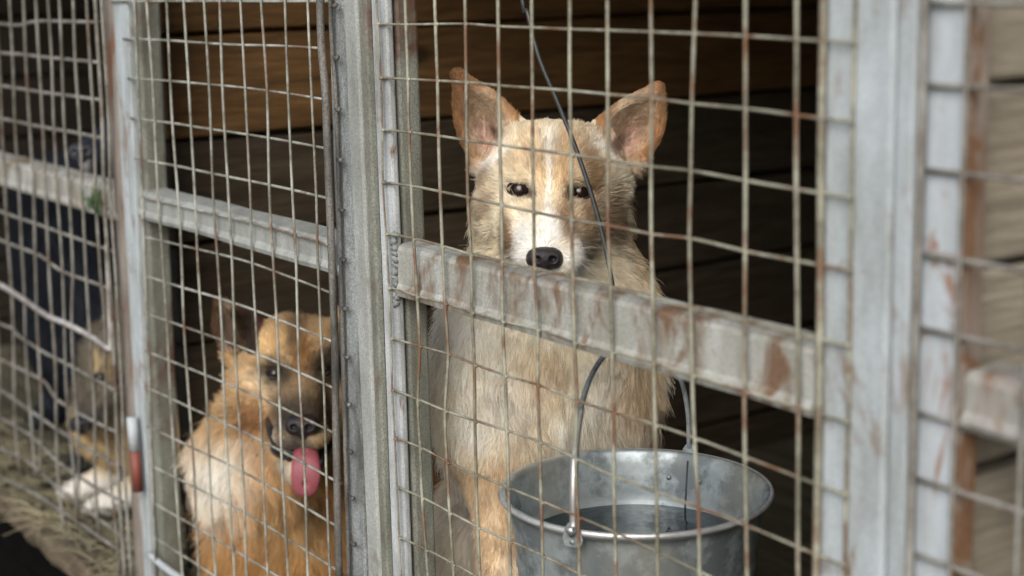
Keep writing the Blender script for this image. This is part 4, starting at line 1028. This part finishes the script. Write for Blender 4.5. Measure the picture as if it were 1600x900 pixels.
mb = MB(); mb.tube(arc, .0030, 10, True, 3, .0006); mb.build('handle', STEEL, None, True).parent = bk
sl = arc[1:9]; mb = MB(); mb.tube([p + er * .0015 + np.array([.002, 0, 0]) for p in sl], [.0044] * 5 + [.0040, .0034, .0030], 12, True, 4); mb.build('handle_sleeve', SLEEVE, None, True).parent = bk
# vertical lock seam on the far inside wall
mb = MB(); ai = a1 - .02
P = [BC + np.array([math.cos(ai), math.sin(ai), 0]) * (rr(z) - .0018) + np.array([0, 0, z]) for z in (-.004, -.06, -.12, -.2)]
mb.tube(P, .0011, 6); mb.build('seam', mat_plain('dark_seam', (.03, .035, .04), .6), None, True).parent = bk
for u in (-.020, .020):
    a = a1 + u / .14; c = BC + np.array([math.cos(a), math.sin(a), 0]) * (rr(-.028) - .002) + np.array([0, 0, -.026])
    mb = MB(); d = np.array([math.cos(a), math.sin(a), 0]); mb.tube([c + d * .002, c - d * .0015], .0030, 10); mb.build('rivet', STEEL, None, True).parent = bk
mb = MB()
top = W(812, -45, 1.80); roofp = top.copy(); roofp[2] = .475; roofp[0] -= .05
mb.tube([roofp, top, W(825, 20, 1.80), W(843, 92, 1.80), W(873, 165, 1.80), W(902, 238, 1.80), W(926, 310, 1.80), W(942, 370, 1.80), W(954, 430, 1.80), W(966, 500, 1.80), apex + np.array([0, 0, .003]), apex + np.array([.004, -.004, -.004]), apex + np.array([.006, .004, -.001]), apex + np.array([.0, .004, .02])], .0026, 8, True, 5, .001)
tag(mb.build('cable', CABLE, None, True), 'thin black cable slanting down across the pale dog to the bucket handle', 'cable')

# ================= straw and weed =================
mb = MB(); r_ = np.random.default_rng(11)
for i in range(1700):
    x = r_.uniform(-2.6, -.62) if r_.random() < .85 else r_.uniform(-.62, .6); y = r_.normal(.05, .05) if x < -.8 else r_.uniform(.02, .25)
    if y < -.015: y = -.015 + r_.random() * .03
    z = FLOOR_Z + abs(r_.normal(0, .012)) + .003; L = r_.uniform(.03, .11); th = r_.uniform(0, math.pi * 2)
    d = np.array([math.cos(th), math.sin(th) * .7, r_.uniform(-.1, .45) if y > -.01 else r_.uniform(-.3, .3)]); d = d / np.linalg.norm(d)
    p0 = np.array([x, y, z]); p1 = p0 + d * L * .5; p2 = p0 + d * L + np.array([0, 0, -.2 * L])
    s_ = unit(np.cross(d, [0.3, -.8, .5])) * r_.uniform(.0006, .0018)
    for q in (p1, p2): 
        if q[1] > -.0 or q[2] > FLOOR_Z: q[2] = max(q[2], FLOOR_Z + .002)
    mb.add([p0 - s_, p0 + s_, p1 + s_, p1 - s_, p2 + s_ * .5, p2 - s_ * .5], [(0, 1, 2, 3), (3, 2, 4, 5)])
STRAW = mat_plain('dry_straw', (.16, .145, .09), .85, .75, 9)
tag(mb.build('straw', STRAW), kind='stuff')
mb = MB(); wc = onY(160, 318) + np.array([0, -.012, 0])
for i in range(46):
    p0 = wc + np.array([r_.normal(0, .008), r_.normal(0, .005), -.02 + r_.random() * .02]); d = unit(np.array([r_.normal(0, .6), r_.normal(0, .5), 1 + r_.random()])); L = r_.uniform(.015, .04)
    s_ = unit(np.cross(d, [.4, -.8, .2])) * r_.uniform(.002, .004); mb.add([p0, p0 + d * L * .5 + s_, p0 + d * L, p0 + d * L * .5 - s_], [(0, 1, 2, 3)])
tag(mb.build('weed', mat_plain('green_leaves', (.045, .07, .03), .7, .5, 60)), 'small tuft of green weed caught at the end of the left rail', 'weed')
#BODYMARK
